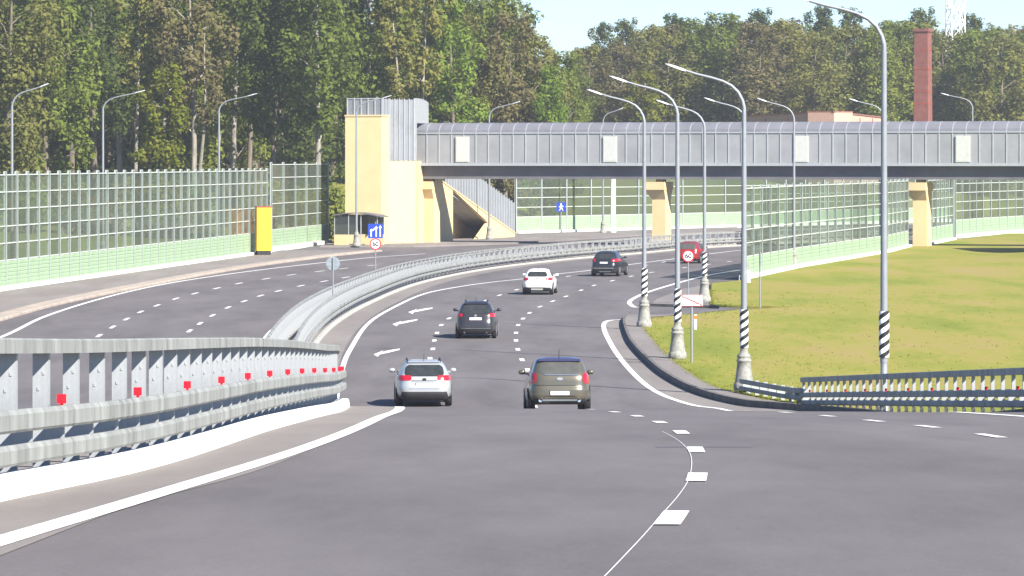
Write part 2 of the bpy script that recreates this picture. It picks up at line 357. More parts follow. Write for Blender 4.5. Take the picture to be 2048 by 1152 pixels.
LD1 = Curve([G(150, 705), G(190, 677), G(224, 655), G(252, 639), G(281, 624), G(314, 611), G(350, 598), G(390, 587), G(432, 577), G(478, 567), G(530, 558), G(581, 550), G(637, 543), G(700, 535.5), G(790, 526)])
LD2 = Curve([G(345, 690), G(379, 662), G(400, 647), G(424, 631.5), G(456, 615), G(487, 603), G(521, 591.5), G(557, 582), G(600, 572), G(646, 563), G(700, 553.5), G(790, 540)])
TK = Curve([(-25.6, 120), (-25.6, 150), G(0, 641), G(100, 613), G(205, 590), G(300, 571), G(410, 550), G(520, 532), G(600, 521), G(680, 511), G(760, 503)])
LBc = Curve(LB[1:])

# ------------------------------------------------------------------ setting: ground, road, markings
def struct(name, mb, m): return tag(mb.build(name, m), kind='structure')
def axis(segs):
    out = []
    for a, b, st in segs:
        n = int(round((b - a) / st)); out += [a + st * i for i in range(n)]
    out.append(segs[-1][1]); return out
xs = axis([(-500, -80, 30), (-80, 100, 2.5), (100, 600, 25)]); ys = axis([(-30, 520, 2.5), (520, 800, 7), (800, 2400, 80)])
mb = MB(); vs = [(x, y, H(x, y) - .06) for y in ys for x in xs]; w = len(xs)
mb.add(vs, [(j*w+i, j*w+i+1, (j+1)*w+i+1, (j+1)*w+i) for j in range(len(ys)-1) for i in range(w-1)], 0, True)
struct('ground', mb, M['meadow'])

BARR = Curve([(12.9, 60), (12.5, 72), (11.5, 90), (10.5, 112), (9.55, 131)])
XRT = [(-30, 15), (40, 14), (60, 13.3), (90, 11.9), (112, 10.9), (124, 10.2)]
def xr(d):
    if d < 124: return lin(XRT, d)
    if d < 203:
        return min(p.x for p in [IK.at(IK.u_at_y(max(d, 126)))]) + .3
    if d < 218: return 15.0
    return lin([(218, 10.9), (256, 12.9), (262, 15.2)] + [(y, x + .3) for x, y in RBT[1:]], d)
def xl(d):
    if d < 384: return lin(LBX, d)
    return lin([(384, -17.5), (412, -6), (430, .3), (474, 27.6), (500, 44)], d)
mb = MB(); yy = axis([(-20, 170, 1), (170, 500, 2)]); vs = []
for y in yy:
    a, b = xl(y), max(xr(y), xl(y) + .5)
    for k, x in enumerate((a, -8, -8 + (b + 8) / 3, -8 + (b + 8) * 2 / 3, b) if b > -7 else [a + (b - a) * k / 4 for k in range(5)]): vs.append((x, y, zr(y, x)))
mb.add(vs, [(j*5+i, j*5+i+1, (j+1)*5+i+1, (j+1)*5+i) for j in range(len(yy)-1) for i in range(4)])
struct('road', mb, M['asphalt'])
# paler shoulders
mb = MB(); ribbon(mb, KERB, 0, .95, .004, 0, KERB.u_at_y(118)); ribbon(mb, KERB, 0, 1.25, .004, KERB.u_at_y(118), KERB.L - 30)
us = [u for u in REc.samples(1.0) if 120 < REc.at(u).y < 199]
vs = []
for u in us:
    p = REc.at(u); q = IK.at(IK.u_at_y(min(max(p.y, 126), 199)))
    vs += [(p.x, p.y, zr(p.y, p.x) + .004), (max(q.x, p.x + .05), p.y, zr(p.y, p.x) + .004)]
mb.add(vs, [(2*i, 2*i+1, 2*i+3, 2*i+2) for i in range(len(us)-1)])
struct('road_shoulder', mb, M['pave'])
mb = MB(); us = TK.samples(2, 0, TK.u_at_y(352)); vs = []
for u in us:
    p = TK.at(u); x0 = xl(p.y); vs += [(p.x, p.y, zr(p.y, p.x) + .12), (x0 + .1, p.y, zr(p.y, p.x) + .12)]
mb.add(vs, [(2*i, 2*i+1, 2*i+3, 2*i+2) for i in range(len(us)-1)])
struct('pavement', mb, M['pave'])
mb = MB(); sweep(mb, TK, [(.0, -.02), (.18, -.02), (.18, .10), (.12, .14), (-.9, .14), (-.9, -.02)], 0, TK.u_at_y(352), 2)
struct('pavement_kerb', mb, M['tan'])
# plaza apron before the footbridge tower
mb = MB(); pz = [(-17.6, 366), (-9, 366.5), (-1, 378), (6, 398), (14, 423), (26, 446), (26.5, 472), (.3, 428), (-6, 411), (-17.4, 386)]
mb.add([(x, y, .125) for x, y in pz] + [(x, y, -.02) for x, y in pz], [tuple(range(10))] + [(i, i + 10, (i + 1) % 10 + 10, (i + 1) % 10) for i in range(10)])
struct('plaza', mb, M['pave'])
# markings
mb = MB(); ribbon(mb, LEc, -.1, .1, .008); ribbon(mb, REc, -.11, .11, .008, REc.u_at_y(20)); ribbon(mb, RE2c, -.13, .13, .008, step=.5)
ribbon(mb, LOc, -.12, .12, .008); ribbon(mb, LIc, -.11, .11, .008)
struct('edge_line', mb, M['paint'])
def dashes(mb, cv, ys, ln, wd=.15):
    for y in ys:
        u = cv.u_at_y(y); ribbon(mb, cv, -wd / 2, wd / 2, .008, u - ln / 2, u + ln / 2, .5)
mb = MB()
dashes(mb, RLc, [24, 32, 40, 48, 56, 64, 72, 80], 2.0, .16)
dashes(mb, RLc, [90, 98, 106, 114, 122, 130, 137, 144] + [CAMZ * F / (y - HY) for y in (740, 719.5, 700, 682, 666.6, 651, 638, 626, 614, 603, 593, 581, 571, 562, 553, 545)] + [297, 306, 315, 325, 335], 2.0, .19)
dashes(mb, R2c, [46, 52, 57.5, 63.7, 71, 79], 1.9, .14)
dashes(mb, LLc, [145, 153, 161] + [CAMZ * F / (y - HY) for y in (699, 682, 666, 651, 637, 619, 602, 590.6, 580, 566, 553)] + [284, 293, 303, 313, 323], 2.0, .19)
dashes(mb, LD1, [CAMZ * F / (y - HY) for y in (690, 672, 655, 639, 624, 611, 598, 587, 577, 567, 558, 550, 543, 537, 531)], 3.0, .19)
dashes(mb, LD2, [CAMZ * F / (y - HY) for y in (680, 662, 647, 631.5, 615, 603, 591.5, 582, 572, 563, 555, 548, 542)], 3.0, .19)
struct('lane_dashes', mb, M['paint'])
mb = MB()
for (px, py, dx, dy) in ((770, 706, 1.3, 7), (807, 646, 1.5, 8.5), (838, 622, 1.6, 9)):
    X, Y = G(px, py)
    pl = [(-.66, -.2), (-.3, -.5), (-.26, -.2), (.15, -.02), (.55, .22), (.8, .38), (.8, .56), (.4, .44), (.0, .26), (-.24, .06), (-.2, .32)]
    P = [(X + a * dx * .5, Y + b * dy * .95, .009) for a, b in pl]
    mb.add(P, [(0, 1, 2), (0, 2, 9), (0, 9, 10), (2, 3, 8, 9), (3, 4, 7, 8), (4, 5, 6, 7)])
struct('arrow_marking', mb, M['paint'])
mb = MB(); cv = Curve([(.40, 17.6), (.54, 19.4), (.70, 21.5), (.89, 24.1), (1.17, 28), (1.42, 32), (1.66, 37), (1.77, 40.5), (1.82, 44), (1.82, 48.5)]); ribbon(mb, cv, -.003, .003, .006, step=.5)
struct('setting_out_line', mb, M['paint'])
# thin cast-shadow streak on the near road, painted as a darker strip
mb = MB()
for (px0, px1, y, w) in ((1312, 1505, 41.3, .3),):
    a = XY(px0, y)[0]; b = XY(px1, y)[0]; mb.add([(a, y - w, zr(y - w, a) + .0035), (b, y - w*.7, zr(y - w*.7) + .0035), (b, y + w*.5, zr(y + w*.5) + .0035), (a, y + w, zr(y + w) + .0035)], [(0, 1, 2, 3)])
struct('road_shadow_streak', mb, mat('shadow_streak_tone', (.115, .105, .11), .8))
# median: raised strip and white kerbs
UM0 = KERB.u_at_y(9)
mb = MB(); sweep(mb, KERB, [(0, -.03), (-.02, .14), (-.05, .165), (-.17, .165), (-.2, -.03)], 0, KERB.u_at_y(118), 1.0)
struct('median_kerb', mb, M['kerbwhite'])
mb = MB(); sweep(mb, KERB, [(0, -.03), (-.01, .1), (-.04, .12), (-.2, .12), (-.2, -.03)], KERB.u_at_y(118), KERB.L, 1.0)
struct('median_kerb', mb, M['palekerb'])
mb = MB(); sweep(mb, KERB, [(-.2, -.03), (-.2, .08), (-1.5, .08), (-1.5, -.03)], 0, KERB.L, 1.0)
struct('median_strip', mb, M['pave'])
mb = MB(); sweep(mb, KERB, [(-1.5, -.03), (-1.5, .22), (-1.65, .22), (-1.7, -.03)], 0, KERB.L, 1.0)
struct('median_kerb', mb, M['concrete'])
# lawn on the right with its kerb and footway
lt = [(60, 13.6), (90, 12.3), (112, 11.3), (123, 10.3), (126, 9.3), (131, 8.6)]
ige = [tuple(IGe.at(u)) for u in IGe.samples(1.5)]
prev = 0
for x, y in ige:
    if y > max(131.5, prev): lt.append((y, x)); prev = y
lt += [(214.6, 14.5), (216, 12.6), (218.2, 10.9), (230, 11.4), (256, 12.7), (261, 14.6), (263, 15.4)] + [(y, x + .35) for x, y in RBT[1:]]
mb = MB(); yy = axis([(60, 210, 1.5), (210, 264, .8), (264, 430, 3)]); vs = []; nx = 40
for y in yy:
    a = lin(lt, y); b = max(120, a + 10)
    vs.append((a, y, H(a, y) - .05))
    for k in range(nx):
        x = a + (b - a) * (k / (nx - 1)) ** 1.8; vs.append((x, y, H(x, y) + (.13 if y > 128 else .0)))
n1 = nx + 1
mb.add(vs, [(j*n1+i, j*n1+i+1, (j+1)*n1+i+1, (j+1)*n1+i) for j in range(len(yy)-1) for i in range(nx)], 0, True)
struct('lawn', mb, M['lawn'])
mb = MB(); us = IK.samples(.8, 0, IK.u_at_y(203)); vs = []
for u in us:
    p = IK.at(u); e = max(lin(lt, min(p.y, 203)), p.x + .15) + .1; vs += [(p.x, p.y, zr(p.y, p.x) + .155), (e, p.y, zr(p.y, p.x) + .155)]
mb.add(vs, [(2*i, 2*i+1, 2*i+3, 2*i+2) for i in range(len(us)-1)])
struct('footway', mb, M['pave'])
mb = MB(); sweep(mb, IK, [(0, -.03), (0, .22), (.12, .23), (.12, -.03)], 0, IK.L, .8)
IK2 = Curve([G(1292, 612.5), G(1340, 614), G(1420, 616.5), G(1436, 617)]); sweep(mb, IK2, [(0, -.03), (0, .15), (-.14, .16), (-.14, -.03)], 0, IK2.L, 1)
IK3 = Curve([G(1292, 612.5), G(1300, 600), G(1360, 581), G(1425, 563)]); (lambda *a, **k: None)(mb, IK3, [(0, -.03), (0, .15), (.14, .16), (.14, -.03)], 0, IK3.L, 1)
struct('kerb', mb, M['darkkerb'])
mb = MB(); a = [(7.5, 218.2), (8.3, 230), (10.6, 248), (13.2, 260), (15.3, 262.5), (13, 257.5), (11.7, 232), (11.2, 218.2)]
mb.add([(x, y, .004) for x, y in a], [tuple(range(8))]); struct('footway', mb, M['pave'])

# ------------------------------------------------------------------ steel guard rails
def post_mesh(h):
    b = MB(); b.box(-.07, .07, 0, .012, 0, h - .02); b.box(-.07, -.058, .012, .07, 0, h - .02); b.box(.058, .07, .012, .07, 0, h - .02); b.box(-.085, .085, -.02, .09, -.0, .02)
    for x, z in ((-.02, .72), (.025, .84)): b.box(x - .01, x + .01, -.006, 0, z - .012, z + .012)
    return b.mesh('post', M['galv'])
def brkt(b, s):                                                 # one spacer plate
    b.box(min(s*.071, s*.2), max(s*.071, s*.2), .0, .05, .22, .58)
def brkt_old(b, s):                                                 # spacer between post and the two side rails
    for z in (.28, .52): b.box(min(s*.071, s*.2), max(s*.071, s*.2), .0, .06, z - .05, z + .05)
def rail_prof(z0, z1, s, o=.2):
    d = .05
    p = [(s*o, z0), (s*(o+d*.7), z0), (s*(o+d), z0 + .02), (s*(o+d), z1 - .035), (s*(o+d*.6), z1), (s*o, z1)]
    return p
def guard_rail(label, cv, u0, u1, side, h=1.1, sp=2.0, refl=True, name='guard_rail', zoff=None, group=None, tops=True, both=False, tr=.11, pw=1.0, tw=.11):
    zf0 = zoff or (lambda p: zr(p.y, p.x)); p0 = cv.at(u0)
    t = tag(link(name, None, None, (p0.x, p0.y, zf0(p0))), label, 'guard rail', group)
    inv = Matrix.Translation(t.location).inverted()
    def kid(nm, b, m):
        b.v = [tuple(inv @ Vector(v)) for v in b.v]; return b.build(nm, m, t)
    n = int((u1 - u0) / sp); pm = post_mesh(h); bk = MB(); brkt(bk, side); bm_ = bk.mesh('bracket', M['galv']); rest = MB(); rl = []
    for i in range(n + 1):
        u = u0 + i * sp; p = cv.at(u); tn = cv.tan(u); rz = math.atan2(-tn.x, tn.y); loc = Vector((p.x, p.y, zf0(p)))
        if i < 90:
            q = link('post', pm, t, inv @ loc, rz); q.scale = (pw, 1, 1); link('bracket', bm_, q)
        else:
            MM = Matrix.Translation(loc) @ Matrix.Rotation(rz, 4, 'Z')
            rest.box(-.07, .07, 0, .07, 0, h, 0, MM)
        if refl and i % 3 == 0 and i < 90: rl.append((loc, rz))
    if rest.v: tag(kid('posts_beyond', rest, M['galv']), kind='stuff')
    if tops:
        b = MB(); sweep(b, cv, [(-tw, h - tr), (tw, h - tr), (tw, h - .012), (tw - .015, h), (.015 - tw, h), (-tw, h - .012)], u0 - .3, u1, 1.0, zf=zf0); kid('top_rail', b, M['galvrail'])
    b = MB(); sweep(b, cv, rail_prof(.44, .60, side), u0 - .3, u1, 1.0, zf=zf0); kid('side_rail', b, M['galvrail'])
    b = MB(); sweep(b, cv, rail_prof(.21, .355, side), u0 - .3, u1, 1.0, zf=zf0); kid('side_rail', b, M['galvrail'])
    if both:
        for za, zb in ((.42, .62), (.19, .37)):
            b = MB(); sweep(b, cv, rail_prof(za, zb, -side), u0 - .3, u1, 1.0, zf=zf0); kid('side_rail', b, M['galvrail'])
    b = MB(); b.box(-.035, .035, -.01, .0, 0, .07); b.box(-.012, .012, 0, .01, -.03, .05); rm = b.mesh('reflector', M['red'])
    for loc, rz in rl:
        link('reflector', rm, t, inv @ (loc + Vector((cos(rz) * side * .17 + sin(rz)*.06, sin(rz) * side * .17 - cos(rz)*.06, .615))), rz)
    return t
PB = Curve([tuple(KERB.at(u) + KERB.nor(u) * -.32) for u in KERB.samples(1.5)], smooth=False)
offn = lambda p: zr(p.y, p.x) + lin([(27, .0), (45, .03), (80, .14), (130, .2)], p.y)
u13 = PB.u_at_y(17.3)
guard_rail('galvanised guard rail with red reflectors along the white kerb in the near left foreground', PB, u13, PB.u_at_y(100), 1, zoff=offn, sp=1.42, pw=.88)
offf = lambda p: zr(p.y, p.x) + .2
guard_rail('galvanised guard rail on the curving median, the row beside the cars', PB, PB.u_at_y(102), PB.L - 6, 1, zoff=offf, refl=False, tr=.08, tw=.06)
PB2 = Curve([tuple(KERB.at(u) + KERB.nor(u) * -1.42) for u in KERB.samples(1.5)], smooth=False)
guard_rail('galvanised guard rail on the curving median, the row beside the empty left carriageway', PB2, PB2.u_at_y(150), PB2.L - 6, -1, zoff=offf, refl=False, tr=.08, tw=.06)
guard_rail('grey guard rail with white post edges on the right below the striped lamp post', BARR, 0, BARR.L, -1, h=1.1, both=True, tr=.16, pw=.6, sp=1.42, zoff=lambda p: CAMZ - (755 - 20 * (CX + F * p.x / p.y - 1600) / 448 - HY) * p.y / F - 1.1)
LOWB = Curve([(9.62, 129.5), (8.95, 132.5), (8.0, 136.6)])
guard_rail('short low guard rail tapering to the nearest complete lamp pedestal', LOWB, 0, LOWB.L, -1, h=.62, sp=1.0, refl=False, zoff=lambda p: zr(p.y, p.x) + .02, tops=False)
BK = Curve([(12.6, 58), (12.1, 72), (11.1, 90), (10.1, 112), (9.35, 121), (8.9, 126.2)])
mb = MB(); sweep(mb, BK, [(0, -.03), (0, .2), (.3, .2), (.3, -.03)]); struct('kerb', mb, M['darkkerb'])

# ------------------------------------------------------------------ street lamps
def arm_pts(h, L, s):
    k = [(0, -1.75), (.0, -1.5), (.06, -1.25), (.2, -.98), (.42, -.76), (.72, -.6), (1.1, -.48), (1.6, -.36), (2.05, -.22)]
    return [(s * x * L / 2.7, 0, h + z) for x, z in k]
LAMPS = {}
def lamp_mesh(h, s, L):
    key = (round(h, 1), s, L)
    if key in LAMPS: return LAMPS[key]
    b = MB(); b.lathe([(.34, 0), (.36, .03), (.36, .22), (.33, .26), (.31, .3), (.25, .78), (.235, .98), (.26, 1.0), (.26, 1.05), (.225, 1.07), (.225, 1.13), (.245, 1.16), (.24, 1.2), (.15, 1.28), (.13, 1.36), (.125, 1.5)], 12)
    for k in range(12):
        a = 2 * pi * (k + .5) / 12; b.lathe([(.022, 0), (.022, .05)], 6, 0, (.34 * cos(a), .34 * sin(a), .1))
    ped = b.mesh('pedestal', M['pedestal'])
    b = MB(); ns = 24; pitch = .29; r = .147; z0, z1 = 1.46, 2.78
    for j in range(-6, 24):
        vs = []
        for k in range(ns + 1):
            a = 2 * pi * k / ns; rise = .58 * k / ns
            for e in (0, 1):
                z = min(max(z0 + (j + e) * pitch / 2 + rise, z0), z1); vs.append((r * cos(a - pi), r * sin(a - pi), z))
        if max(v[2] for v in vs) - min(v[2] for v in vs) < 1e-4: continue
        fs = [(2*k, 2*k+2, 2*k+3, 2*k+1) for k in range(ns) if abs(vs[2*k][2] - vs[2*k+1][2]) + abs(vs[2*k+2][2] - vs[2*k+3][2]) > 1e-4]
        b.add(vs, fs, j % 2, True)
    slv = b.mesh('striped_sleeve', [M['white'], M['black']])
    b = MB(); b.lathe([(.112, 1.3), (.105, 2.9), (.078, h - 1.75)], 12); pol = b.mesh('pole', M['pole'])
    b = MB(); b.tube(arm_pts(h, L, s), [.078, .072, .066, .06, .055, .05, .047, .045, .04], 8); arm = b.mesh('arm', M['pole'])
    b = MB(); x0 = s * 2.0 * L / 2.7; x1 = s * L
    secs = []
    for t, wy, wz in ((0, .045, .035), (.12, .09, .045), (.5, .13, .05), (.85, .11, .035), (1, .05, .015)):
        x = x0 + (x1 - x0) * t; z = h - .24 + .24 * t; secs += [(x, -wy, z - wz * .6), (x, wy, z - wz * .6), (x, wy * .7, z + wz), (x, -wy * .7, z + wz)]
    fs = [(3, 2, 1, 0), (16, 17, 18, 19)]
    for i in range(4):
        for k in range(4): k2 = (k + 1) % 4; fs.append((i*4+k, i*4+k2, i*4+4+k2, i*4+4+k))
    b.add(secs, fs, 0); hd = b.mesh('lamp_head', M['lampgrey'])
    LAMPS[key] = (ped, slv, pol, arm, hd); return LAMPS[key]
def lamp(px, d, base, h, s, label, L=2.7, sleeve=True, rz=0, ped_=True):
    X = (px - CX) * d / F; t = thing('street_lamp', label, 'street lamp', (X, d, base), rz, 'street lamps along the road')
    ped, slv, pol, arm, hd = lamp_mesh(h, s, L)
    if ped_: link('pedestal', ped, t)
    else:
        b = MB(); b.lathe([(.13, -.3), (.13, .06), (.1, .08), (.1, 1.5)], 12); b.build('base_plate', M['pole'], t)
    if sleeve: link('striped_sleeve', slv, t)
    link('pole', pol, t); link('arm', arm, t); link('lamp_head', hd, t); return t
lamp(1768, 114.5, zr(114.5) + .1, 11.9, -1, 'tall street lamp standing behind the right guard rail, nearest of all lamps', 2.9, ped_=False)
lamp(1488, 137.2, .1, 11.2, -1, 'street lamp whose full pedestal stands where the low guard rail ends')
lamp(1355, 158.5, .13, 11.2, -1, 'street lamp just left of the white sign with a red diagonal')
lamp(1288.5, 188.5, .13, 11.2, -1, 'street lamp on the kerb tip where the side gap opens')
lamp(1409, 222, .13, 11.2, -1, 'street lamp beyond the side gap, right of the round 60 sign')
lamp(1490, 263, .1, 12.0, -1, 'street lamp at the near end of the right glazed barrier', 2.7, False)
lamp(1588, 291, .1, 12.4, -1, 'street lamp standing on the white base of the right glazed barrier', 2.7, False)
lamp(1766, 338, .1, 13.1, -1, 'far street lamp almost hidden behind the nearest lamp post', 2.9, False)
lamp(1945, 424, .1, 15.0, -1, 'far street lamp rising over the footbridge right of the brick chimney', 3.4, False)
lamp(24, 262, H(*XY(24, 262)), 13.0, 1, 'leftmost street lamp behind the left glazed barrier', 2.4, False)
lamp(206, 322, H(*XY(206, 322)), 13.5, 1, 'street lamp behind the left glazed barrier before the dark hollow in the wood', 3.4, False)
lamp(438, 356, H(*XY(438, 356)), 13.9, 1, 'street lamp behind the left glazed barrier above the yellow cabinet', 3.4, False)
lamp(713, 366, .1, 13.8, 1, 'street lamp in front of the yellow stair tower beside the shelter', 3.2, False)
lamp(978.5, 397, .12, 13.7, 1, 'street lamp at the foot of the yellow stair, its arm over the footbridge', 3.1, False)
lamp(1206, 433, .05, 13.6, 1, 'street lamp under the middle of the footbridge before the far glazed barrier', 2.2, False)

# ------------------------------------------------------------------ noise barriers
def noise_barrier(label, pts, h, low, rows, sp=4.0, hfun=None, glassfrom=0):
    cv = Curve(pts, smooth=False); p0 = cv.at(0); o = Vector((p0.x, p0.y, 0))
    t = thing('noise_barrier', label, 'noise barrier', o); n = int(round(cv.L / sp)); us = [cv.L * i / n for i in range(n + 1)]
    b = MB(); b.box(-.05, .05, -.09, .09, .0, h + .22); b.box(-.1, .1, -.1, -.08, .0, h + .2); b.box(-.1, .1, .08, .1, .0, h + .2); pm = b.mesh('post', M['post'])
    for i, u in enumerate(us):
        p = cv.at(u); tn = cv.tan(u); link('post', pm, t, (p.x - o.x, p.y - o.y, .1), math.atan2(tn.y, tn.x))
        if i == n: break
        q = cv.at(us[i + 1]); v = q - p; L = v.length - .22; rz = math.atan2(v.y, v.x); c = (p + q) / 2
        loc = (c.x - o.x, c.y - o.y, .1)
        b = MB(); b.box(-L/2, L/2, -.012, .012, low + .05, h); link('glazed_panel', b.mesh('glazed_panel', M['glass']), t, loc, rz)
        g = [x for x in t.children if x.name.startswith('glazed_panel')][-1] if False else None
        b = MB()
        for k in range(rows + 1):
            z = low + .05 + (h - low - .05) * k / rows; b.box(-L/2, L/2, -.055, .055, z - .035, z + .035)
        link('panel_frame', b.mesh('panel_frame', M['bar']), t, loc, rz)
        b = MB(); nr = max(3, int(low / .25)); pf = []
        for k in range(nr):
            z0 = .12 + (low - .12) * k / nr; z1 = .12 + (low - .12) * (k + 1) / nr; pf += [(-.05, z0), (-.075, z0 + .03), (-.075, z1 - .05), (-.05, z1 - .01)]
        pf += [(.06, low), (.06, .12)]
        b.prism(pf, -L/2, L/2, lambda a, bb, tt: Vector((tt, a, bb))); link('lower_panel', b.mesh('lower_panel', M['green']), t, loc, rz)
    b = MB(); sweep(b, cv, [(-.3, -.1), (-.3, .3), (-.24, .33), (.36, .33), (.42, .3), (.42, -.1)], 0, cv.L, 2.0, zf=lambda p: 0.0)
    b.v = [(x - o.x, y - o.y, z) for x, y, z in b.v]; b.build('base_kerb', M['kerbwhite'], t)
    return t
LBP = [(-34.4, 185), (-33.3, 205), (-31, 241.5), (-26.6, 285), (-20.9, 341)]
noise_barrier('long glazed noise barrier with mint green foot along the left pavement', LBP, 7.0, 1.75, 5, 3.1)
noise_barrier('short glazed noise barrier between the yellow cabinet and the shelter', [(-21.2, 352), (-17.7, 384)], 7.5, 1.7, 5, 6.0)
noise_barrier('glazed noise barrier seen under the footbridge behind the blue sign', [(.4, 431), (14, 452), (27.6, 474), (57, 522)], 5.9, 1.7, 4, 5.2)
noise_barrier('glazed noise barrier along the top of the lawn before the right bridge pier', [(15.4, 266), (21.2, 295), (32, 342), (36.0, 364)], 6.0, 1.4, 5, 4.3)
noise_barrier('glazed noise barrier just right of the right bridge pier', [(38.6, 372), (43.6, 396)], 6.0, 1.5, 5, 3.8)
noise_barrier('glazed noise barrier running off past the right edge beyond the lawn', [(45.3, 409), (50, 424), (57.5, 444), (75, 490)], 6.4, 1.7, 5, 3.8)

# ------------------------------------------------------------------ footbridge
A = math.radians(20); U = Vector((cos(A), -sin(A), 0)); V = Vector((sin(A), cos(A), 0)); B0 = Vector((-8.2, 383, 0))
def bp(t, v, z): return B0 + U * t + V * v + Vector((0, 0, z))
def t_px(px):
    k = (px - CX) / F; return (k * B0.y - B0.x) / (U.x - k * U.y)
UF = 1.9
fb = thing('footbridge', 'long grey glazed footbridge on cream piers crossing over the whole road', 'footbridge', B0, -A)
def loc(v): return v
T0, T1 = t_px(818), 72.0
b = MB(); b.box(t_px(838), T1, -1.25, 1.25, 6.2, 7.45); b.box(T0, T1, -1.75, 1.75, 7.47, 7.62, 0); b.build('girder', M['girder'], fb)
b = MB(); b.box(T0, T1, -1.9, -1.76, 7.45, 7.72); b.build('deck_edge', M['mullion'], fb)
prof = [(-1.7, 7.62), (-1.7, 10.55), (-1.62, 10.85), (-1.4, 11.15), (-1.0, 11.4), (-.4, 11.52), (.4, 11.52), (1.0, 11.4), (1.4, 11.15), (1.62, 10.85), (1.7, 10.55), (1.7, 7.62)]
sp = 1.25; n = int((T1 - T0) / sp)
def shell(i0, i1, nm, m, th=.03):
    b = MB(); vs = []
    pr = prof[i0:i1 + 1]
    for i in range(n + 1):
        for v, z in pr: vs.append((T0 + i * sp, v, z))
    k = len(pr); b.add(vs, [(i*k+j, i*k+j+1, (i+1)*k+j+1, (i+1)*k+j) for i in range(n) for j in range(k - 1)]); o = b.build(nm, m, fb)
    md = o.modifiers.new('solid', 'SOLIDIFY'); md.thickness = th; md.offset = 0; return o
shell(0, 1, 'glazed_wall', M['poly']); shell(10, 11, 'glazed_wall', M['poly']); shell(1, 10, 'roof', M['roof'])
b = MB()
for i in range(n + 1):
    x = T0 + i * sp
    for j in range(len(prof) - 1):
        (v0, z0), (v1, z1) = prof[j], prof[j + 1]; nv = Vector((0, v0, z0 - 9.6)).normalized() * .02; nv1 = Vector((0, v1, z1 - 9.6)).normalized() * .02
        if j in (0, len(prof) - 2): nv = nv1 = Vector((0, .07 if v0 > 0 else -.07, 0))
        wv = .045 if j in (0, len(prof) - 2) else .03
        P = [(x - wv, v0, z0), (x + wv, v0, z0), (x + wv, v1, z1), (x - wv, v1, z1)]
        Q = [(x - wv, v0 + nv.y, z0 + nv.z), (x + wv, v0 + nv.y, z0 + nv.z), (x + wv, v1 + nv1.y, z1 + nv1.z), (x - wv, v1 + nv1.y, z1 + nv1.z)]
        b.add(P + Q, [(4, 5, 6, 7), (0, 4, 7, 3), (1, 2, 6, 5)])
for v in (-1.76, 1.76): b.box(T0, T1, v - .03, v + .03, 10.48, 10.6)
b.build('mullions', M['mullion'], fb)
for px in (938, 1232, 1613, 1935):
    t = t_px(px); b = MB(); b.box(t - .66, t + .66, -1.86, -1.71, 7.8, 10.22); b.box(t - .6, t + .6, -1.875, -1.86, 7.9, 10.1); b.build('white_panel', M['lightpanel'], fb)
for t in (0.35, t_px(1322), t_px(1843)):
    b = MB(); MM = Matrix.Translation((t, 0, 0))
    pv = []
    for xa, xb, hy, z in ((-.62, .74, .85, -.1), (-.6, .7, .8, 4.3), (-1.22, .72, 1.3, 5.2), (-1.26, .76, 1.4, 5.22), (-1.26, .76, 1.4, 5.95)):
        pv += [MM @ Vector(q) for q in ((xa, -hy, z), (xb, -hy, z), (xb, hy, z), (xa, hy, z))]
    b.add(pv, [(3, 2, 1, 0), (16, 17, 18, 19)] + [(i*4+k, i*4+(k+1) % 4, i*4+4+(k+1) % 4, i*4+4+k) for i in range(4) for k in range(4)]); b.box(t - .35, t + .35, -.5, .5, 5.95, 6.2)
    b.build('pier', M['yellow'], fb)
# the far end tower, just past the frame, whose shadow lies on the lawn
FI = (Matrix.Translation(B0) @ Matrix.Rotation(-A, 4, 'Z')).inverted()
b = MB(); b.prism([(328, -.1), (352, -.1), (352, 6.1), (348, 9.6), (334, 9.0), (328, 7.5)], 47.4, 52, lambda a, c, tt: FI @ Vector((tt, a, c))); b.build('end_stair', M['yellow'], fb, True)

# stair tower
A2 = math.radians(17); U2 = Vector((cos(A2), -sin(A2), 0)); V2 = Vector((sin(A2), cos(A2), 0)); S0 = Vector((-12.28, 376.0, 0))
st = thing('stair_tower', 'cream stair tower with glazed top and long sloping stair flight beside the footbridge', 'stair tower', S0, -A2)
def s_of_px(px, u=1.9):             # along V2 on the flank plane (u fixed)
    k = (px - CX) / F; P = S0 + U2 * u; return (k * P.y - P.x) / (V2.x - k * V2.y)
def z_of(px, py, u=1.9):
    s = s_of_px(px, u); d = (S0 + U2 * u + V2 * s).y; return zat(py, d)
b = MB(); b.box(-3.6, 0, 0, 8, -.1, 12.1); b.box(-3.66, .06, -.06, 8.06, 12.1, 12.25); b.box(-3.63, .03, -.03, 8, -.1, .5); b.build('tower_block', M['yellow'], st)
b = MB(); b.prism([(.002, 2.3), (UF, 4.2), (UF, 5.2), (.002, 9)], -.1, zat(322, 378), lambda a, c, t: Vector((a, c, t))); b.build('link_block', M['yellow'], st, True)
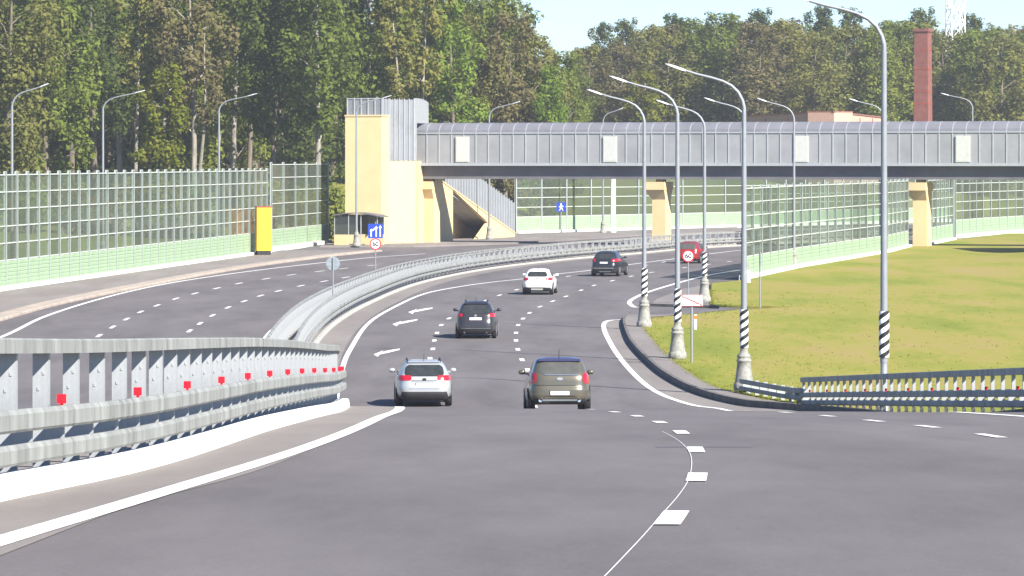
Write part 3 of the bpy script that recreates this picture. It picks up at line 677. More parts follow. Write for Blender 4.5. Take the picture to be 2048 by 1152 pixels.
# flank wall: outline in (s, z) with the dark opening left out
sA = 4.6; zT = zat(322, 378); sB = s_of_px(868); zB = z_of(868, 352); sE = s_of_px(1030); zE = .45
o0 = s_of_px(906); o1 = s_of_px(976); oz0 = z_of(906, 380); oz1 = z_of(974, 445); om = s_of_px(949)
fn = lambda a, c, t: Vector((t, a, c))
b = MB()
zline = lambda s: zB + (zE - zB) * (s - sB) / (sE - sB)
b.prism([(sA, -.1), (sB, -.1), (sB, zT), (sA, zT)], UF - .3, UF, fn)
b.prism([(sB, -.1), (o0, -.1), (o0, zline(o0)), (sB, zB)], UF - .3, UF, fn)
b.prism([(o0, oz0), (o1, oz1), (o1, zline(o1)), (o0, zline(o0))], UF - .3, UF, fn)
b.prism([(om, -.1), (o1, oz1), (o1, -.1)][::1], UF - .3, UF, fn)
b.prism([(o1, -.1), (sE, -.1), (sE, zE), (o1, zline(o1))], UF - .3, UF, fn)
b.build('flank_wall', M['yellow'], st, True)
b = MB()
b.prism([(sA, -.1), (sE, -.1), (sE, zE), (sB, zB), (sA, zT)], UF - 3.4, UF - 3.1, fn)
b.prism([(sA, -.1), (sA + .3, -.1), (sA + .3, zT), (sA, zT)], UF - 3.1, UF - .3, fn)
b.build('back_wall', M['yellow'], st, True)
b = MB(); b.prism([(sB - 4, zB - .35), (sB, zB - .35), (sE - .8, -.05), (sE, .0), (sE, .15), (sB, zB - .1), (sB - 4, zB - .1)], UF - 3.1, UF - .3, fn)
b.build('stair_flight', M['concrete'], st, True)
b = MB(); b.prism([(sB - .2, zB + .02), (sE, zE + .0), (sE, zE + .12), (sB - .2, zB + .16)], UF - .36, UF + .06, fn); b.build('parapet_coping', M['yellow'], st, True)
# glazing
def glaz(name_w, name_m, lo, hi, s0, s1, u, nb, th=.05):
    b = MB(); m = MB()
    vs = []
    for i in range(nb + 1):
        s = s0 + (s1 - s0) * i / nb; vs += [(u, s, lo(s)), (u, s, hi(s)), (u - th, s, lo(s)), (u - th, s, hi(s))]
        m.box(u - th, u + .07, s - .04, s + .04, lo(s), hi(s) + .12)
    fs = []
    for i in range(nb):
        a, c = 4 * i, 4 * i + 4; fs += [(a, c, c + 1, a + 1), (a + 2, a + 3, c + 3, c + 2), (a + 1, c + 1, c + 3, a + 3)]
    b.add(vs, fs); b.build(name_w, M['poly2'], st); m.build(name_m, M['mullion'], st)
glaz('stair_glazing', 'stair_mullions', lambda s: zline(s) + .14, lambda s: min(zline(s) + 3.1, 7.2), s_of_px(893), sE, UF - .1, 26)
sG0 = 4.2; sG1 = s_of_px(855)
glaz('casing_glazing', 'casing_mullions', lambda s: zT + .02 if s < s_of_px(833) else 11.5, lambda s: 13.75 - .35 * max(0, (s - sG0) / (sG1 - sG0)) ** 3, sG0, sG1, UF + .02, 12)
b = MB(); m = MB()                                                    # front return of the casing and the tower-top parapet
b.prism([(0, 2.3), (UF, 4.2), (UF, 4.28), (0, 2.38)], zT + .02, 13.72, lambda a, c, t: Vector((a, c, t))); b.box(-3.5, .0, .3, .36, 12.25, 13.75); b.box(-3.5, -3.44, .36, 8, 12.25, 13.75); b.box(-.06, 0, .36, 2.3, 12.25, 13.75)
for i in range(6): x = -3.48 + 3.44 * i / 5; m.box(x - .04, x + .04, .22, .3, 12.25, 13.85)
for i in range(6): x = .06 + 1.8 * i / 5; m.box(x - .035, x + .035, 2.3 + x - .12, 2.3 + x + .0, zT, 13.82)
for i in range(3): m.box(-.02, .05, .5 + .8 * i - .035, .5 + .8 * i + .035, 12.25, 13.82)
m.box(-3.52, .0, .24, .38, 13.75, 13.83)
b.build('parapet_glazing', M['poly2'], st); m.build('parapet_mullions', M['mullion'], st)

# shelter at the tower's foot
X, Y = XY(722, 370.5)
sh = thing('bus_shelter', 'small glazed shelter with a curved roof at the foot of the stair tower', 'shelter', (X, Y, .1), -A2)
b = MB(); pr = [(-2.4 + 4.7 * i / 10, 2.55 + .5 * sin(pi * (.18 + .72 * i / 10))) for i in range(11)]
b.prism(pr + [(x, z - .09) for x, z in pr[::-1]], -1.1, 1.2, lambda a, c, t: Vector((a, t, c))); b.build('roof', M['girder'], sh, True)
b = MB(); b.box(-2.3, -.9, -.95, -.8, -.1, 1.0); b.box(.1, 1.9, .9, 1.05, -.1, 1.0); b.box(-2.3, -2.15, -.8, 1.05, -.1, 1.0); b.build('plinth', M['yellow'], sh)
b = MB(); b.box(-2.28, -.3, -.9, -.86, 1.0, 2.7); b.box(-2.24, -2.2, -.8, 1.0, 1.0, 2.6); b.box(-2.2, 1.9, .96, 1.0, 1.0, 2.85); b.build('side_glass', glass_mat('shelter_glass', (.25, .28, .3), (.12, .13, .14), .3), sh)
for x in (-2.28, -.9, .3, 1.9):
    b = MB(); b.box(x - .04, x + .04, -.92, -.84, 0, 2.85); b.build('post', M['post'], sh)

# yellow cabinet by the left barrier, orange box behind the glazing
X, Y = G(528, 512)
cb = thing('roadside_cabinet', 'tall bright yellow cabinet with a dark red cap at the end of the left barrier', 'cabinet', (X, Y - 1, .12), .22)
b = MB(); b.box(-.62, .62, -.6, .6, .35, 3.95); b.build('body', M['boxyellow'], cb)
b = MB(); b.box(-.65, .65, -.63, .63, 3.95, 4.03); b.build('cap', M['rust'], cb)
b = MB(); b.box(-.56, .56, -.54, .54, -.12, .35); b.build('plinth', M['black'], cb)
b = MB(); b.box(-.5, .5, -.62, -.6, .5, 3.8); b.box(.38, .43, -.65, -.62, 2.0, 2.3); b.build('door', M['boxyellow'], cb)
X, Y = XY(488, 342)
ob = thing('equipment_box', 'orange equipment box seen through the glazing beside the yellow cabinet', 'equipment box', (X, Y, H(X, Y) - .06), .2)
b = MB(); b.box(-.95, .95, -.6, .6, .1, 3.7); b.box(-1.0, 1.0, -.65, .65, 3.7, 3.8); b.box(-.9, .9, -.55, .55, -.1, .1); b.build('body', M['orange'], ob)
b = MB(); b.box(-.8, -.02, -.63, -.6, .3, 3.5); b.build('door', M['orange'], ob); b = MB(); b.box(.02, .8, -.63, -.6, .3, 3.5); b.build('door', M['orange'], ob)

# ------------------------------------------------------------------ traffic signs
def text(s, size, m, parent, loc):
    c = bpy.data.curves.new('lettering', 'FONT'); c.body = s; c.size = size; c.align_x = 'CENTER'; c.align_y = 'CENTER'; c.extrude = .004; c.materials.append(m); c.offset = size * .03
    tmp = bpy.data.objects.new('lettering_tmp', c); me = bpy.data.meshes.new_from_object(tmp); me.name = 'lettering'; bpy.data.objects.remove(tmp)
    o = link('lettering', me, parent, loc); o.rotation_euler = (pi / 2, 0, 0); return o
def disc(b, r, y0, y1, z, n=32, mat_=0, r0=0):
    if r0:
        vs = []
        for y in (y0, y1):
            for rr in (r0, r):
                vs += [(rr * cos(2*pi*k/n), y, z + rr * sin(2*pi*k/n)) for k in range(n)]
        fs = []
        for k in range(n):
            k2 = (k + 1) % n; fs += [(k, k2, n + k2, n + k), (2*n + k, 3*n + k, 3*n + k2, 2*n + k2), (n + k, n + k2, 3*n + k2, 3*n + k)]
        b.add(vs, fs, mat_)
    else:
        b.prism([(r * cos(2*pi*k/n), r * sin(2*pi*k/n)) for k in range(n)], y0, y1, lambda a, c, t: Vector((a, t, z + c)), mat_)
def limit60(t, z, r=.36):
    b = MB(); disc(b, r, -.06, -.045, z); o = b.build('sign_face', M['white'], t)
    b = MB(); disc(b, r, -.066, -.06, z, r0=r * .80); b.build('red_ring', M['red'], o)
    text('60', r * 1.12, M['black'], o, (0, -.064, z))
def pole(t, h, r=.035, z0=-.1):
    b = MB(); b.lathe([(r, z0), (r, h)], 10); b.build('pole', M['pole'], t)
d = 252; X, Y = XY(751, d)
t = thing('traffic_sign', 'blue lane-arrow board above a round 60 sign rising from the median', 'traffic sign', (X, Y, .15)); 
z60 = zat(488, d) - .15; pole(t, z60 + 1.4); limit60(t, z60)
zc = zat(462, d) - .15; b = MB(); b.box(-.46, .46, -.065, -.045, zc - .45, zc + .45); bd = b.build('lane_board', M['blue'], t)
b = MB()
def arrow(b, x, z0, z1, y, bend=0):
    b.box(x - .035, x + .035, y - .004, y, z0, z1)
    b.add([(x - .1, y - .004, z1), (x + .1, y - .004, z1), (x, y - .004, z1 + .17)], [(0, 1, 2)])
arrow(b, -.27, zc - .36, zc - .02, -.066); arrow(b, .05, zc - .36, zc + .16, -.066); arrow(b, .3, zc - .36, zc + .2, -.066)
b.add([(-.3, -.07, zc - .02), (-.18, -.07, zc - .02), (.05, -.07, zc + .18), (.0, -.07, zc + .26)], [(0, 1, 2, 3)])
b.build('arrows', M['white'], bd)
d = 209; X, Y = XY(666, d)
t = thing('traffic_sign', 'grey back of a round sign standing in the median', 'traffic sign', (X, Y, .15)); z = zat(527, d) - .15; pole(t, z + .3)
b = MB(); disc(b, .36, .04, .055, z); b.box(-.3, .3, .03, .04, z - .15, z - .11); b.box(-.3, .3, .03, .04, z + .11, z + .15); b.build('sign_back', M['signback'], t)
b = MB(); b.box(-.08, .08, -.05, .0, z - .38, z - .5); 
d = 237; X, Y = XY(1376.5, d)
t = thing('traffic_sign', 'round 60 speed limit sign on a thin pole before the red car', 'traffic sign', (X, Y, .05)); z = zat(512, d) - .05; pole(t, z + .3); limit60(t, z)
d = 156; X, Y = XY(1383.5, d)
t = thing('traffic_sign', 'white rectangular sign crossed by a red diagonal at the lawn edge', 'traffic sign', (X, Y, .13)); z = zat(601, d) - .13; pole(t, z + .2, .045)
b = MB(); b.box(-.43, .43, -.075, -.05, z - .22, z + .22); o = b.build('sign_face', M['white'], t)
b = MB(); q = math.atan2(.36, -.8); MM = Matrix.Translation((0, 0, z)) @ Matrix.Rotation(math.radians(24), 4, 'Y'); b.box(-.44, .44, -.083, -.076, -.017, .017, 0, MM); b.build('red_diagonal', M['red'], o)
b = MB(); b.box(-.43, .43, -.08, -.075, z + .195, z + .215); b.box(-.43, .43, -.08, -.075, z - .215, z - .195); b.build('border', M['red'], o)
b = MB()
rg = random.Random(4)
for zz in (z + .09, z - .02, z - .12):
    x = -.34
    while x < .3: w = rg.uniform(.03, .07); b.box(x, x + w, -.079, -.075, zz - .025, zz + .025); x += w + .03
b.build('faint_lettering', M['signback'], o)
d = 432; X, Y = XY(1122, d - 4)
t = thing('traffic_sign', 'square blue sign with a white walking figure before the far barrier', 'traffic sign', (X, Y, .1)); z = zat(413, d) - .1; pole(t, z + .5, .05)
b = MB(); b.box(-.48, .48, -.08, -.06, z - .48, z + .48); o = b.build('sign_face', M['blue'], t)
b = MB(); disc(b, .09, -.085, -.08, z + .28, 16); b.add([(x, -.085, z + c) for x, c in ((-.06, .17), (.1, .17), (.12, -.08), (-.04, -.08))], [(0, 1, 2, 3)])
for q in (((-.04, -.08), (.04, -.08), (-.12, -.38), (-.2, -.38)), ((.03, -.08), (.12, -.08), (.24, -.36), (.16, -.38)), ((-.06, .17), (-.02, .1), (-.2, -.06), (-.25, -.02)), ((.08, .17), (.12, .1), (.28, .02), (.28, .08))):
    b.add([(x, -.085, z + c) for x, c in q], [(0, 1, 2, 3)])
b.build('walking_figure', M['white'], o)
d = 213; X, Y = XY(1520, d)
t = thing('marker_pole', 'bare thin pole with an edge-on plate on the lawn before the right barrier', 'pole', (X, Y, .1)); pole(t, 3.0, .04); b = MB(); b.box(-.012, .012, -.4, .3, 2.3, 2.95); b.build('edge_plate', M['signback'], t)
d = 186; X, Y = XY(1391, d)
t = thing('marker_post', 'short white marker post with an orange top on the lawn', 'marker post', (X, Y, .1)); b = MB(); b.loftrect([(.055, .05, -.05), (.055, .05, .62), (.05, .045, .72)]); b.build('body', M['white'], t); b = MB(); b.loftrect([(.06, .055, .5), (.06, .055, .68)]); b.build('orange_band', M['orange'], t)
X, Y = G(1496, 569)
t = thing('junction_box', 'small white box at the near foot of the right glazed barrier', 'junction box', (X, Y, 0)); b = MB(); b.box(-.15, .15, -.14, .14, -.02, .82); b.box(-.17, .17, -.16, .16, .82, .87); b.build('body', M['white'], t); b = MB(); b.box(-.11, .11, -.15, -.14, .12, .72); b.build('door', M['lightpanel'], t)
d = 436; X, Y = XY(1226, d); t = thing('gantry_column', 'thick pale column beside the far barrier under the footbridge', 'column', (X, Y, .1)); b = MB(); b.lathe([(.34, -.1), (.34, .3), (.26, .35), (.24, 7.5), (.2, 11)], 14); b.build('shaft', M['white'], t); b = MB(); b.lathe([(.3, 0), (.3, .1)], 14, 0, (0, 0, 7.4)); b.build('collar', M['pole'], t)

# ------------------------------------------------------------------ far structures
d = 575; X, Y = XY(1846, d); zb = H(X, Y) - .1
t = thing('brick_chimney', 'square red brick chimney rising behind the footbridge on the right', 'chimney', (X, Y, zb), -.4)
b = MB(); hb = zat(66, d) - zb; b.loftrect([(1.15, 1.15, 0), (.98, .98, hb)]); b.build('shaft', M['brick'], t)
for py in (138, 183, 207, 100):
    z = zat(py, d) - zb; b = MB(); k = 1.15 - .17 * z / hb + .03; b.box(-k, k, -k, k, z - .08, z + .08); b.build('iron_band', M['rust'], t)
b = MB(); b.loftrect([(1.0, 1.0, hb), (1.15, 1.15, hb + .2), (1.15, 1.15, hb + .6)]); b.build('crown', M['brick'], t)
d = 560; c = XY(1668, d); zb = H(*c) - 1
t = thing('low_building', 'low pink and cream building with a red roof edge behind the footbridge', 'building', (c[0], c[1], zb), 0)
pl = Vector((XY(1487, 572)[0], 572)) - Vector(c); prr = Vector((XY(1770, 576)[0], 576)) - Vector(c)
zt1 = zat(225, d) - zb
for (v, nm) in ((pl, 'long_wall'), (prr, 'end_wall')):
    ang = math.atan2(v.y, v.x); nrm = Vector((-v.y, v.x)).normalized(); nrm = nrm if nrm.y > 0 else -nrm
    fnw = lambda a, cc, tt, v=v, nrm=nrm: Vector((v.x * a + nrm.x * tt, v.y * a + nrm.y * tt, cc))
    b = MB(); b.prism([(0, 0), (1, 0), (1, zt1 - (.5 if nm == 'long_wall' else .65)), (0, zt1)], 0 if nm == 'long_wall' else .01, 4, fnw); b.build(nm, M['pinkwall'], t, True)
    b = MB(); b.prism([(0, zt1), (1, zt1 - (.5 if nm == 'long_wall' else .65)), (1, zt1 - (.3 if nm == 'long_wall' else .45)), (0, zt1 + .2)], -.12, 4.1, fnw); b.build('roof_edge', M['roofred'], t, True)
    b = MB()
    for a in (.25, .5, .75): b.prism([(a - .004, .1), (a + .004, .1), (a + .004, zt1 - .7), (a - .004, zt1 - .7)], -.06, .0, fnw)
    b.build('wall_joint', M['rust'], t, True)
d = 640; X, Y = XY(1911, d); zb = H(X, Y) - .1
t = thing('lattice_mast', 'white steel lattice mast rising above the trees at the upper right', 'lattice mast', (X, Y, zb), .3)
b = MB(); hh = 42; w0, w1 = 1.35, .95
cn = [(-1, -1), (1, -1), (1, 1), (-1, 1)]
for sx, sy in cn: b.tube([(sx * w0, sy * w0, 0), (sx * w1, sy * w1, hh)], .13, 6)
b.build('legs', M['white'], t); b = MB(); nb = 18
for i in range(nb):
    z0 = hh * i / nb; z1 = hh * (i + 1) / nb; a0 = w0 + (w1 - w0) * i / nb; a1 = w0 + (w1 - w0) * (i + 1) / nb
    for k in range(4):
        (ax, ay), (bx, by) = cn[k], cn[(k + 1) % 4]
        b.tube([(ax * a0, ay * a0, z0), (bx * a1, by * a1, z1)], .06, 5); b.tube([(bx * a0, by * a0, z0), (ax * a1, ay * a1, z1)], .06, 5); b.tube([(ax * a1, ay * a1, z1), (bx * a1, by * a1, z1)], .06, 5)
b.build('bracing', M['white'], t)
b = MB(); b.box(.0, .5, -.25, .25, 0, 1.9)
for z in (26, 31): link('antenna_panel', b.mesh('antenna_panel', M['white']), t, (-1.7, -.9, z))

# ------------------------------------------------------------------ trees
def foliage(rng, blobs, n, size, flat=.5):
    wts = [(bx[3] * bx[4] * bx[5]) ** .6 for bx in blobs]; tot = sum(wts); b = MB(); vs = []; fs = []
    for bx, wt in zip(blobs, wts):
        for _ in range(int(n * wt / tot) + 1):
            z = rng.uniform(-1, 1); a = rng.uniform(0, 2 * pi); r = rng.random() ** .38; q = math.sqrt(1 - z * z)
            wob = 1 + .22 * sin(3 * a + bx[0] * 5) * q
            p = Vector((bx[0] + bx[3] * r * wob * q * cos(a), bx[1] + bx[4] * r * wob * q * sin(a), bx[2] + bx[5] * r * z))
            nn = Vector((rng.gauss(0, .55) + 1.2 * q * cos(a), rng.gauss(0, .55) + 1.2 * q * sin(a), rng.gauss(0, .55) + 1.2 * z + flat)).normalized()
            t = nn.cross(Vector((rng.gauss(0, 1), rng.gauss(0, 1), rng.gauss(0, 1)))).normalized(); s = nn.cross(t)
            l = size * rng.choice((.5, .7, .85, 1.0, 1.25)); w = l * rng.uniform(.4, .8); o = len(vs)
            vs += [p - t * l * .5, p + s * w * .5 - t * l * .05, p + t * l * .5 + nn * l * .12, p - s * w * .5 + t * l * .08]; fs.append((o, o + 1, o + 2, o + 3))
    b.add(vs, fs); return b
def tree_mesh(seed, h, cw, base, nleaf, lm, bm, size=.5, shape='oval', lean=0, fork=False, tr=.3):
    rng = random.Random(seed); b = MB(); k = 9
    ax = lambda t: (lean * t * t * h * .1 + .25 * sin(t * 5 + seed), .2 * sin(t * 4 + seed * 2), 0)
    pts = []; rs = []
    for i in range(k + 1):
        t = i / k; x, y, _ = ax(t); pts.append((x, y, h * .94 * t)); rs.append(max(.03, tr * (1 - t) ** .8 + .03))
    rs[0] *= 1.35; b.tube(pts, rs, 8)
    if fork: b.tube([(pts[0][0] + .1, pts[0][1], .3), (-.7, .1, h * .2), (-1.3, .1, h * .42), (-1.2, .2, h * .7)], [tr * .8, tr * .62, tr * .45, .05], 7)
    blobs = []; nb = int(20 + (1 - base) * 26)
    for i in range(nb):
        t = base + (1 - base) * (i + rng.random() * .8) / nb; f = (t - base) / (1 - base)
        if shape == 'oval': wid = cw * .5 * (sin(pi * min(1, .14 + f * .75)) ** .55)
        elif shape == 'cone': wid = cw * .5 * (1 - f * .86)
        elif shape == 'top': wid = cw * .5 * (.35 + .65 * sin(pi * (.15 + f * .7)))
        else: wid = cw * .5 * (.85 + .15 * sin(pi * f)) * (1 if f < .75 else 1 - (f - .75) * 2.2)
        a = i * 2.4 + rng.uniform(-.6, .6); off = wid * rng.uniform(.3, .92); r = max(.6, wid * rng.uniform(.24, .44)); x, y, _ = ax(t)
        c = (x + off * cos(a), y + off * sin(a), h * t + rng.uniform(-.4, .4)); blobs.append((*c, r, r, r * rng.uniform(.75, 1.5)))
        if f < .9 and i % 2 == 0: b.tube([(x, y, max(h * t - off * .6, .5)), (x + off * .5 * cos(a), y + off * .5 * sin(a), h * t - off * .15), c], [tr * .38 * (1 - f * .6), tr * .22, .03], 5, caps=False)
    blobs.append((*ax(1)[:2], h * .96, cw * .16, cw * .16, h * .05))
    return foliage(rng, blobs, nleaf, size).mesh('crown', lm), b.mesh('trunk', bm)
PROTO = {}
def P_(k, *a, **kw): PROTO[k] = tree_mesh(*a, **kw)
P_('tall', 1, 27, 8.5, .34, 7000, M['leafgreen'], M['barkpale'])
P_('talldark', 2, 28, 9, .3, 7500, M['leafdark'], M['bark'])
P_('brown', 3, 27, 8, .38, 5600, M['leafbrown'], M['barkpale'], shape='top', fork=True)
P_('yellow', 4, 17, 6, .2, 4200, M['leafyellow'], M['barkpale'])
P_('fullolive', 5, 27, 9.5, .05, 10000, M['leafolive'], M['bark'], shape='full')
P_('fullgreen', 6, 25, 10, .05, 10000, M['leafgreen'], M['bark'], shape='full')
P_('bright', 7, 25, 8, .05, 9000, M['leafbright'], M['bark'], shape='full')
P_('fulldark', 8, 24, 10, .03, 9500, M['leafdark'], M['bark'], shape='full')
P_('thin', 9, 28, 5, .5, 2200, M['leafolive'], M['barkpale'], tr=.2, lean=.3)
P_('fullbrown', 10, 24, 8.5, .06, 8500, M['leafbrown'], M['bark'], shape='oval')
P_('pine', 11, 27, 6.5, .5, 4200, M['leafdark'], M['bark'], shape='top')
P_('willow', 12, 23, 10, .05, 10500, M['leafolive'], M['bark'], shape='oval')
P_('willow2', 13, 25, 9, .04, 9500, M['leafgreen'], M['bark'], shape='oval')
def shrub_mesh(seed, lm, n=1800):
    rng = random.Random(seed); bl = [(rng.uniform(-1.6, 1.6), rng.uniform(-1.3, 1.3), rng.uniform(1.2, 3.6), rng.uniform(.8, 1.4), rng.uniform(.8, 1.4), rng.uniform(.8, 1.5)) for _ in range(9)]
    b = MB()
    for x, y, z, *_r in bl: b.tube([(x * .15, y * .15, -.1), (x * .6, y * .6, z * .6), (x, y, z)], [.07, .05, .02], 5, caps=False)
    return foliage(rng, bl, n, .36).mesh('crown', lm), b.mesh('stems', M['bark'])
for k, c in (('s_rust', 'leafrust'), ('s_yellow', 'leafyellow'), ('s_green', 'leafgreen'), ('s_brown', 'leafbrown'), ('s_dark', 'leafdark')): PROTO[k] = shrub_mesh(len(k) * 7 + ord(k[2]), M[c])
RT = random.Random(77)
def plant(kind, px, d, label, group, sc=1.0, name=None, cat='tree', top=None, wsc=1.0):
    X, Y = XY(px, d); z = H(X, Y) - .15; cr, tk = PROTO[kind]
    o = thing(name or 'tree', label, cat, (X, Y, z), RT.uniform(0, 6.28), group)
    if top is not None:
        hh = max(v.co.z for v in cr.vertices); sc = (zat(top, d) - z) / hh; wsc = wsc / sc * max(sc, .75)
    o.scale = (sc * wsc, sc * wsc, sc)
    link('crown', cr, o); link('stems' if kind.startswith('s_') else 'trunk', tk, o); return o
GL = 'trees of the tall wood on the left'; GC = 'trees behind the middle of the footbridge'; GR = 'trees of the far wood on the right'
for kind, px, d, lab, sc in [
    ('fullolive', 20, 398, 'broad olive-green tree at the far left edge behind the first lamp', 1.08),
    ('fullgreen', 95, 405, 'leafy green tree right of the leftmost lamp, foliage down to the barrier', 1.1),
    ('talldark', 185, 428, 'tall dark-crowned tree above the shadowy hollow on the left', 1.08),
    ('thin', 272, 412, 'slender pale-trunked tree standing alone before the dark hollow', 1.05),
    ('yellow', 322, 404, 'shorter yellow-green tree left of the forked brown tree', 1.0),
    ('brown', 384, 410, 'tall forked tree with a tan-brown crown behind the left barrier', 1.1),
    ('tall', 470, 430, 'tall green tree directly behind the lamp above the yellow cabinet', 1.1),
    ('talldark', 548, 418, 'dark tree with a grey trunk above the short glazed barrier', 1.08),
    ('tall', 634, 412, 'tall tree with a thick pale trunk left of the stair tower', 1.14),
    ('tall', 738, 428, 'tall thin-crowned tree rising right behind the stair tower top', 1.12),
    ('thin', 800, 425, 'slim bare-stemmed tree behind the glazed stair casing', 1.0),
    ('thin', 842, 428, 'very straight thin trunk rising past the right end of the stair casing', 1.12)]:
    plant(kind, px, d, lab, GL, sc)
for kind, px, d, lab, top in [
    ('bright', 905, 462, 'bright green leafy tree right of the stair casing', -18),
    ('fullgreen', 975, 476, 'tall green tree whose top touches the frame above the first white panel', -6),
    ('fullbrown', 1015, 470, 'brownish tree behind the footbridge left of the sky notch', 20),
    ('willow', 1062, 482, 'olive tree sloping down to the notch of sky', 62),
    ('bright', 1095, 470, 'low bright green tree directly behind the second lamp over the bridge', 128),
    ('fullolive', 940, 470, 'olive tree between two green ones behind the first white panel', 15),
    ('willow2', 1130, 500, 'green tree at the foot of the sky notch', 98)]:
    plant(kind, px, d, lab, GC, top=top)
for kind, px, d, lab, top in [
    ('willow', 1180, 600, 'olive tree right of the sky notch under two dark pine tops', 88),
    ('fullbrown', 1240, 590, 'brown-tinted tree behind the lamp arms of the right side', 92),
    ('yellow', 1292, 585, 'yellow-green lower tree between the lamp arms', 140),
    ('willow', 1335, 600, 'olive tree behind the longest lamp arm', 62),
    ('fullgreen', 1388, 612, 'rounded green tree under the right skyline left of the arm tip', 32),
    ('willow2', 1445, 600, 'full green tree above the far lamp on the skyline', 22),
    ('fullbrown', 1515, 590, 'greyish brown tree behind the left end of the pink building', 42),
    ('willow', 1570, 605, 'olive tree behind the middle of the pink building', 36),
    ('fullolive', 1630, 590, 'dull olive tree over the corner of the pink building', 52),
    ('willow', 1690, 605, 'olive tree behind the cream wall left of the tallest lamp', 46),
    ('fullgreen', 1755, 600, 'green tree behind the tallest lamp pole', 58),
    ('willow2', 1812, 612, 'green tree just left of the brick chimney', 38),
    ('willow', 1885, 610, 'olive tree between the chimney and the lattice mast', 62),
    ('fullgreen', 1948, 600, 'green tree right of the lattice mast', 62),
    ('willow', 2000, 590, 'olive tree near the upper right edge', 66),
    ('fullgreen', 2048, 600, 'green tree cut by the right edge of the frame', 60)]:
    plant(kind, px, d, lab, GR, top=top, wsc=1.3)
for kind, px, d, lab, top in [
    ('pine', 1203, 640, 'dark pine top standing left of the pair beside the sky notch', 42),
    ('pine', 1252, 645, 'dark pine top right of the pair beside the sky notch', 34),
    ('pine', 1348, 650, 'dark pine top above the olive trees in mid skyline', 24),
    ('pine', 1520, 650, 'dark pine top rising just left of the tallest lamp arm', 14),
    ('pine', 1640, 650, 'dark pine top right of the tallest lamp arm tip', 8),
    ('pine', 1700, 655, 'dark pine top left of the mast group', 12),
    ('pine', 1845, 650, 'pale-edged pine top above the brick chimney', 12),
    ('pine', 1945, 655, 'dark pine top beside the lattice mast', 24)]:
    plant(kind, px, d, lab, GR, top=top)
# deeper rows, nearly hidden by the front trees
lab = 'tree deep inside the tall left wood, half hidden by the front trees'
for row, (d, n) in enumerate(((450, 11), (478, 12), (510, 12), (545, 13))):
    for i in range(n):
        px = -40 + 670 * (i + .5 * (row % 2) + RT.uniform(-.2, .2)) / (n - 1)
        plant(RT.choice(['talldark', 'fulldark', 'fulldark', 'tall', 'fullgreen']), px, d + RT.uniform(-8, 8), lab, 'trees deep in the left wood', RT.uniform(1.0, 1.15))
for px, d in ((765, 490), (800, 465), (830, 500), (870, 495), (790, 530), (850, 535)):
    plant(RT.choice(['fullolive', 'talldark', 'tall']), px, d, 'tree behind the stair tower, half hidden by slimmer trunks', 'trees behind the stair tower', RT.uniform(.9, 1.05))
lab = 'tree deep inside the far right wood, only parts of its crown showing'
for row, (d, n, tp) in enumerate(((635, 15, 52), (670, 15, 48), (705, 14, 46))):
    for i in range(n):
        px = 1160 + 900 * (i + .5 * (row % 2) + RT.uniform(-.25, .25)) / (n - 1)
        tt = tp + RT.uniform(-12, 14) + (50 * sstep(1330, 1160, px) if px < 1330 else 0)
        plant(RT.choice(['willow', 'willow2', 'fullgreen', 'fullolive', 'fullbrown']), px, d, lab, 'trees deep in the right wood', top=tt, wsc=1.3)
lab = 'low dark tree closing the back of the left wood'
for i in range(16): plant('fulldark', -50 + 720 * i / 15 + RT.uniform(-12, 12), 585 + RT.uniform(-8, 8), lab, 'dark back row of the left wood', RT.uniform(.7, .85), wsc=1.3)
for kind, px, d, lab, top in (('tall', 925, 485, 'tall green tree cut by the top of the frame right of the stair casing', -60), ('willow2', 985, 490, 'tall dull green tree cut by the top of the frame above the far lamp', -50), ('fullgreen', 1028, 488, 'green tree at the top edge just left of the sky notch', -8)):
    plant(kind, px, d, lab, GC, top=top, wsc=1.15)
for i, (px, d) in enumerate(((900, 510), (950, 515), (1000, 520), (1050, 530), (1100, 545), (1140, 560), (985, 545), (1030, 560))):
    plant(['fullgreen', 'fullolive', 'willow2'][i % 3], px, d, 'tree in the second row behind the middle of the bridge', 'second row behind the bridge', top=[5, 10, 30, 62, 95, 112, 15, 45][i])
SH = 'shrubs in front of the left wood'
for kind, px, d, lab, sc in [
    ('s_green', 60, 372, 'green shrub behind the barrier near the leftmost lamp', 1.2), ('s_brown', 130, 380, 'brown shrub between the first two left lamps', 1.25), ('s_rust', 180, 385, 'rusty shrub just left of the second left lamp', 1.2),
    ('s_brown', 232, 386, 'brown shrub just right of the second left lamp', 1.3), ('s_yellow', 285, 388, 'yellowing shrub below the slender pale tree', 1.45), ('s_rust', 330, 390, 'orange shrub below the yellow-green tree', 1.4),
    ('s_green', 360, 398, 'green shrub at the foot of the forked brown tree', 1.4), ('s_dark', 470, 402, 'dark shrub right of the lamp above the yellow cabinet', 1.2), ('s_dark', 540, 404, 'dark shrub behind the short glazed barrier', 1.3),
    ('s_yellow', 598, 400, 'yellowish shrub seen through the short glazed barrier', 1.2), ('s_green', 655, 404, 'green shrub beside the left edge of the stair tower', 1.4)]:
    plant(kind, px, d, lab, SH, sc, 'shrub', 'shrub')

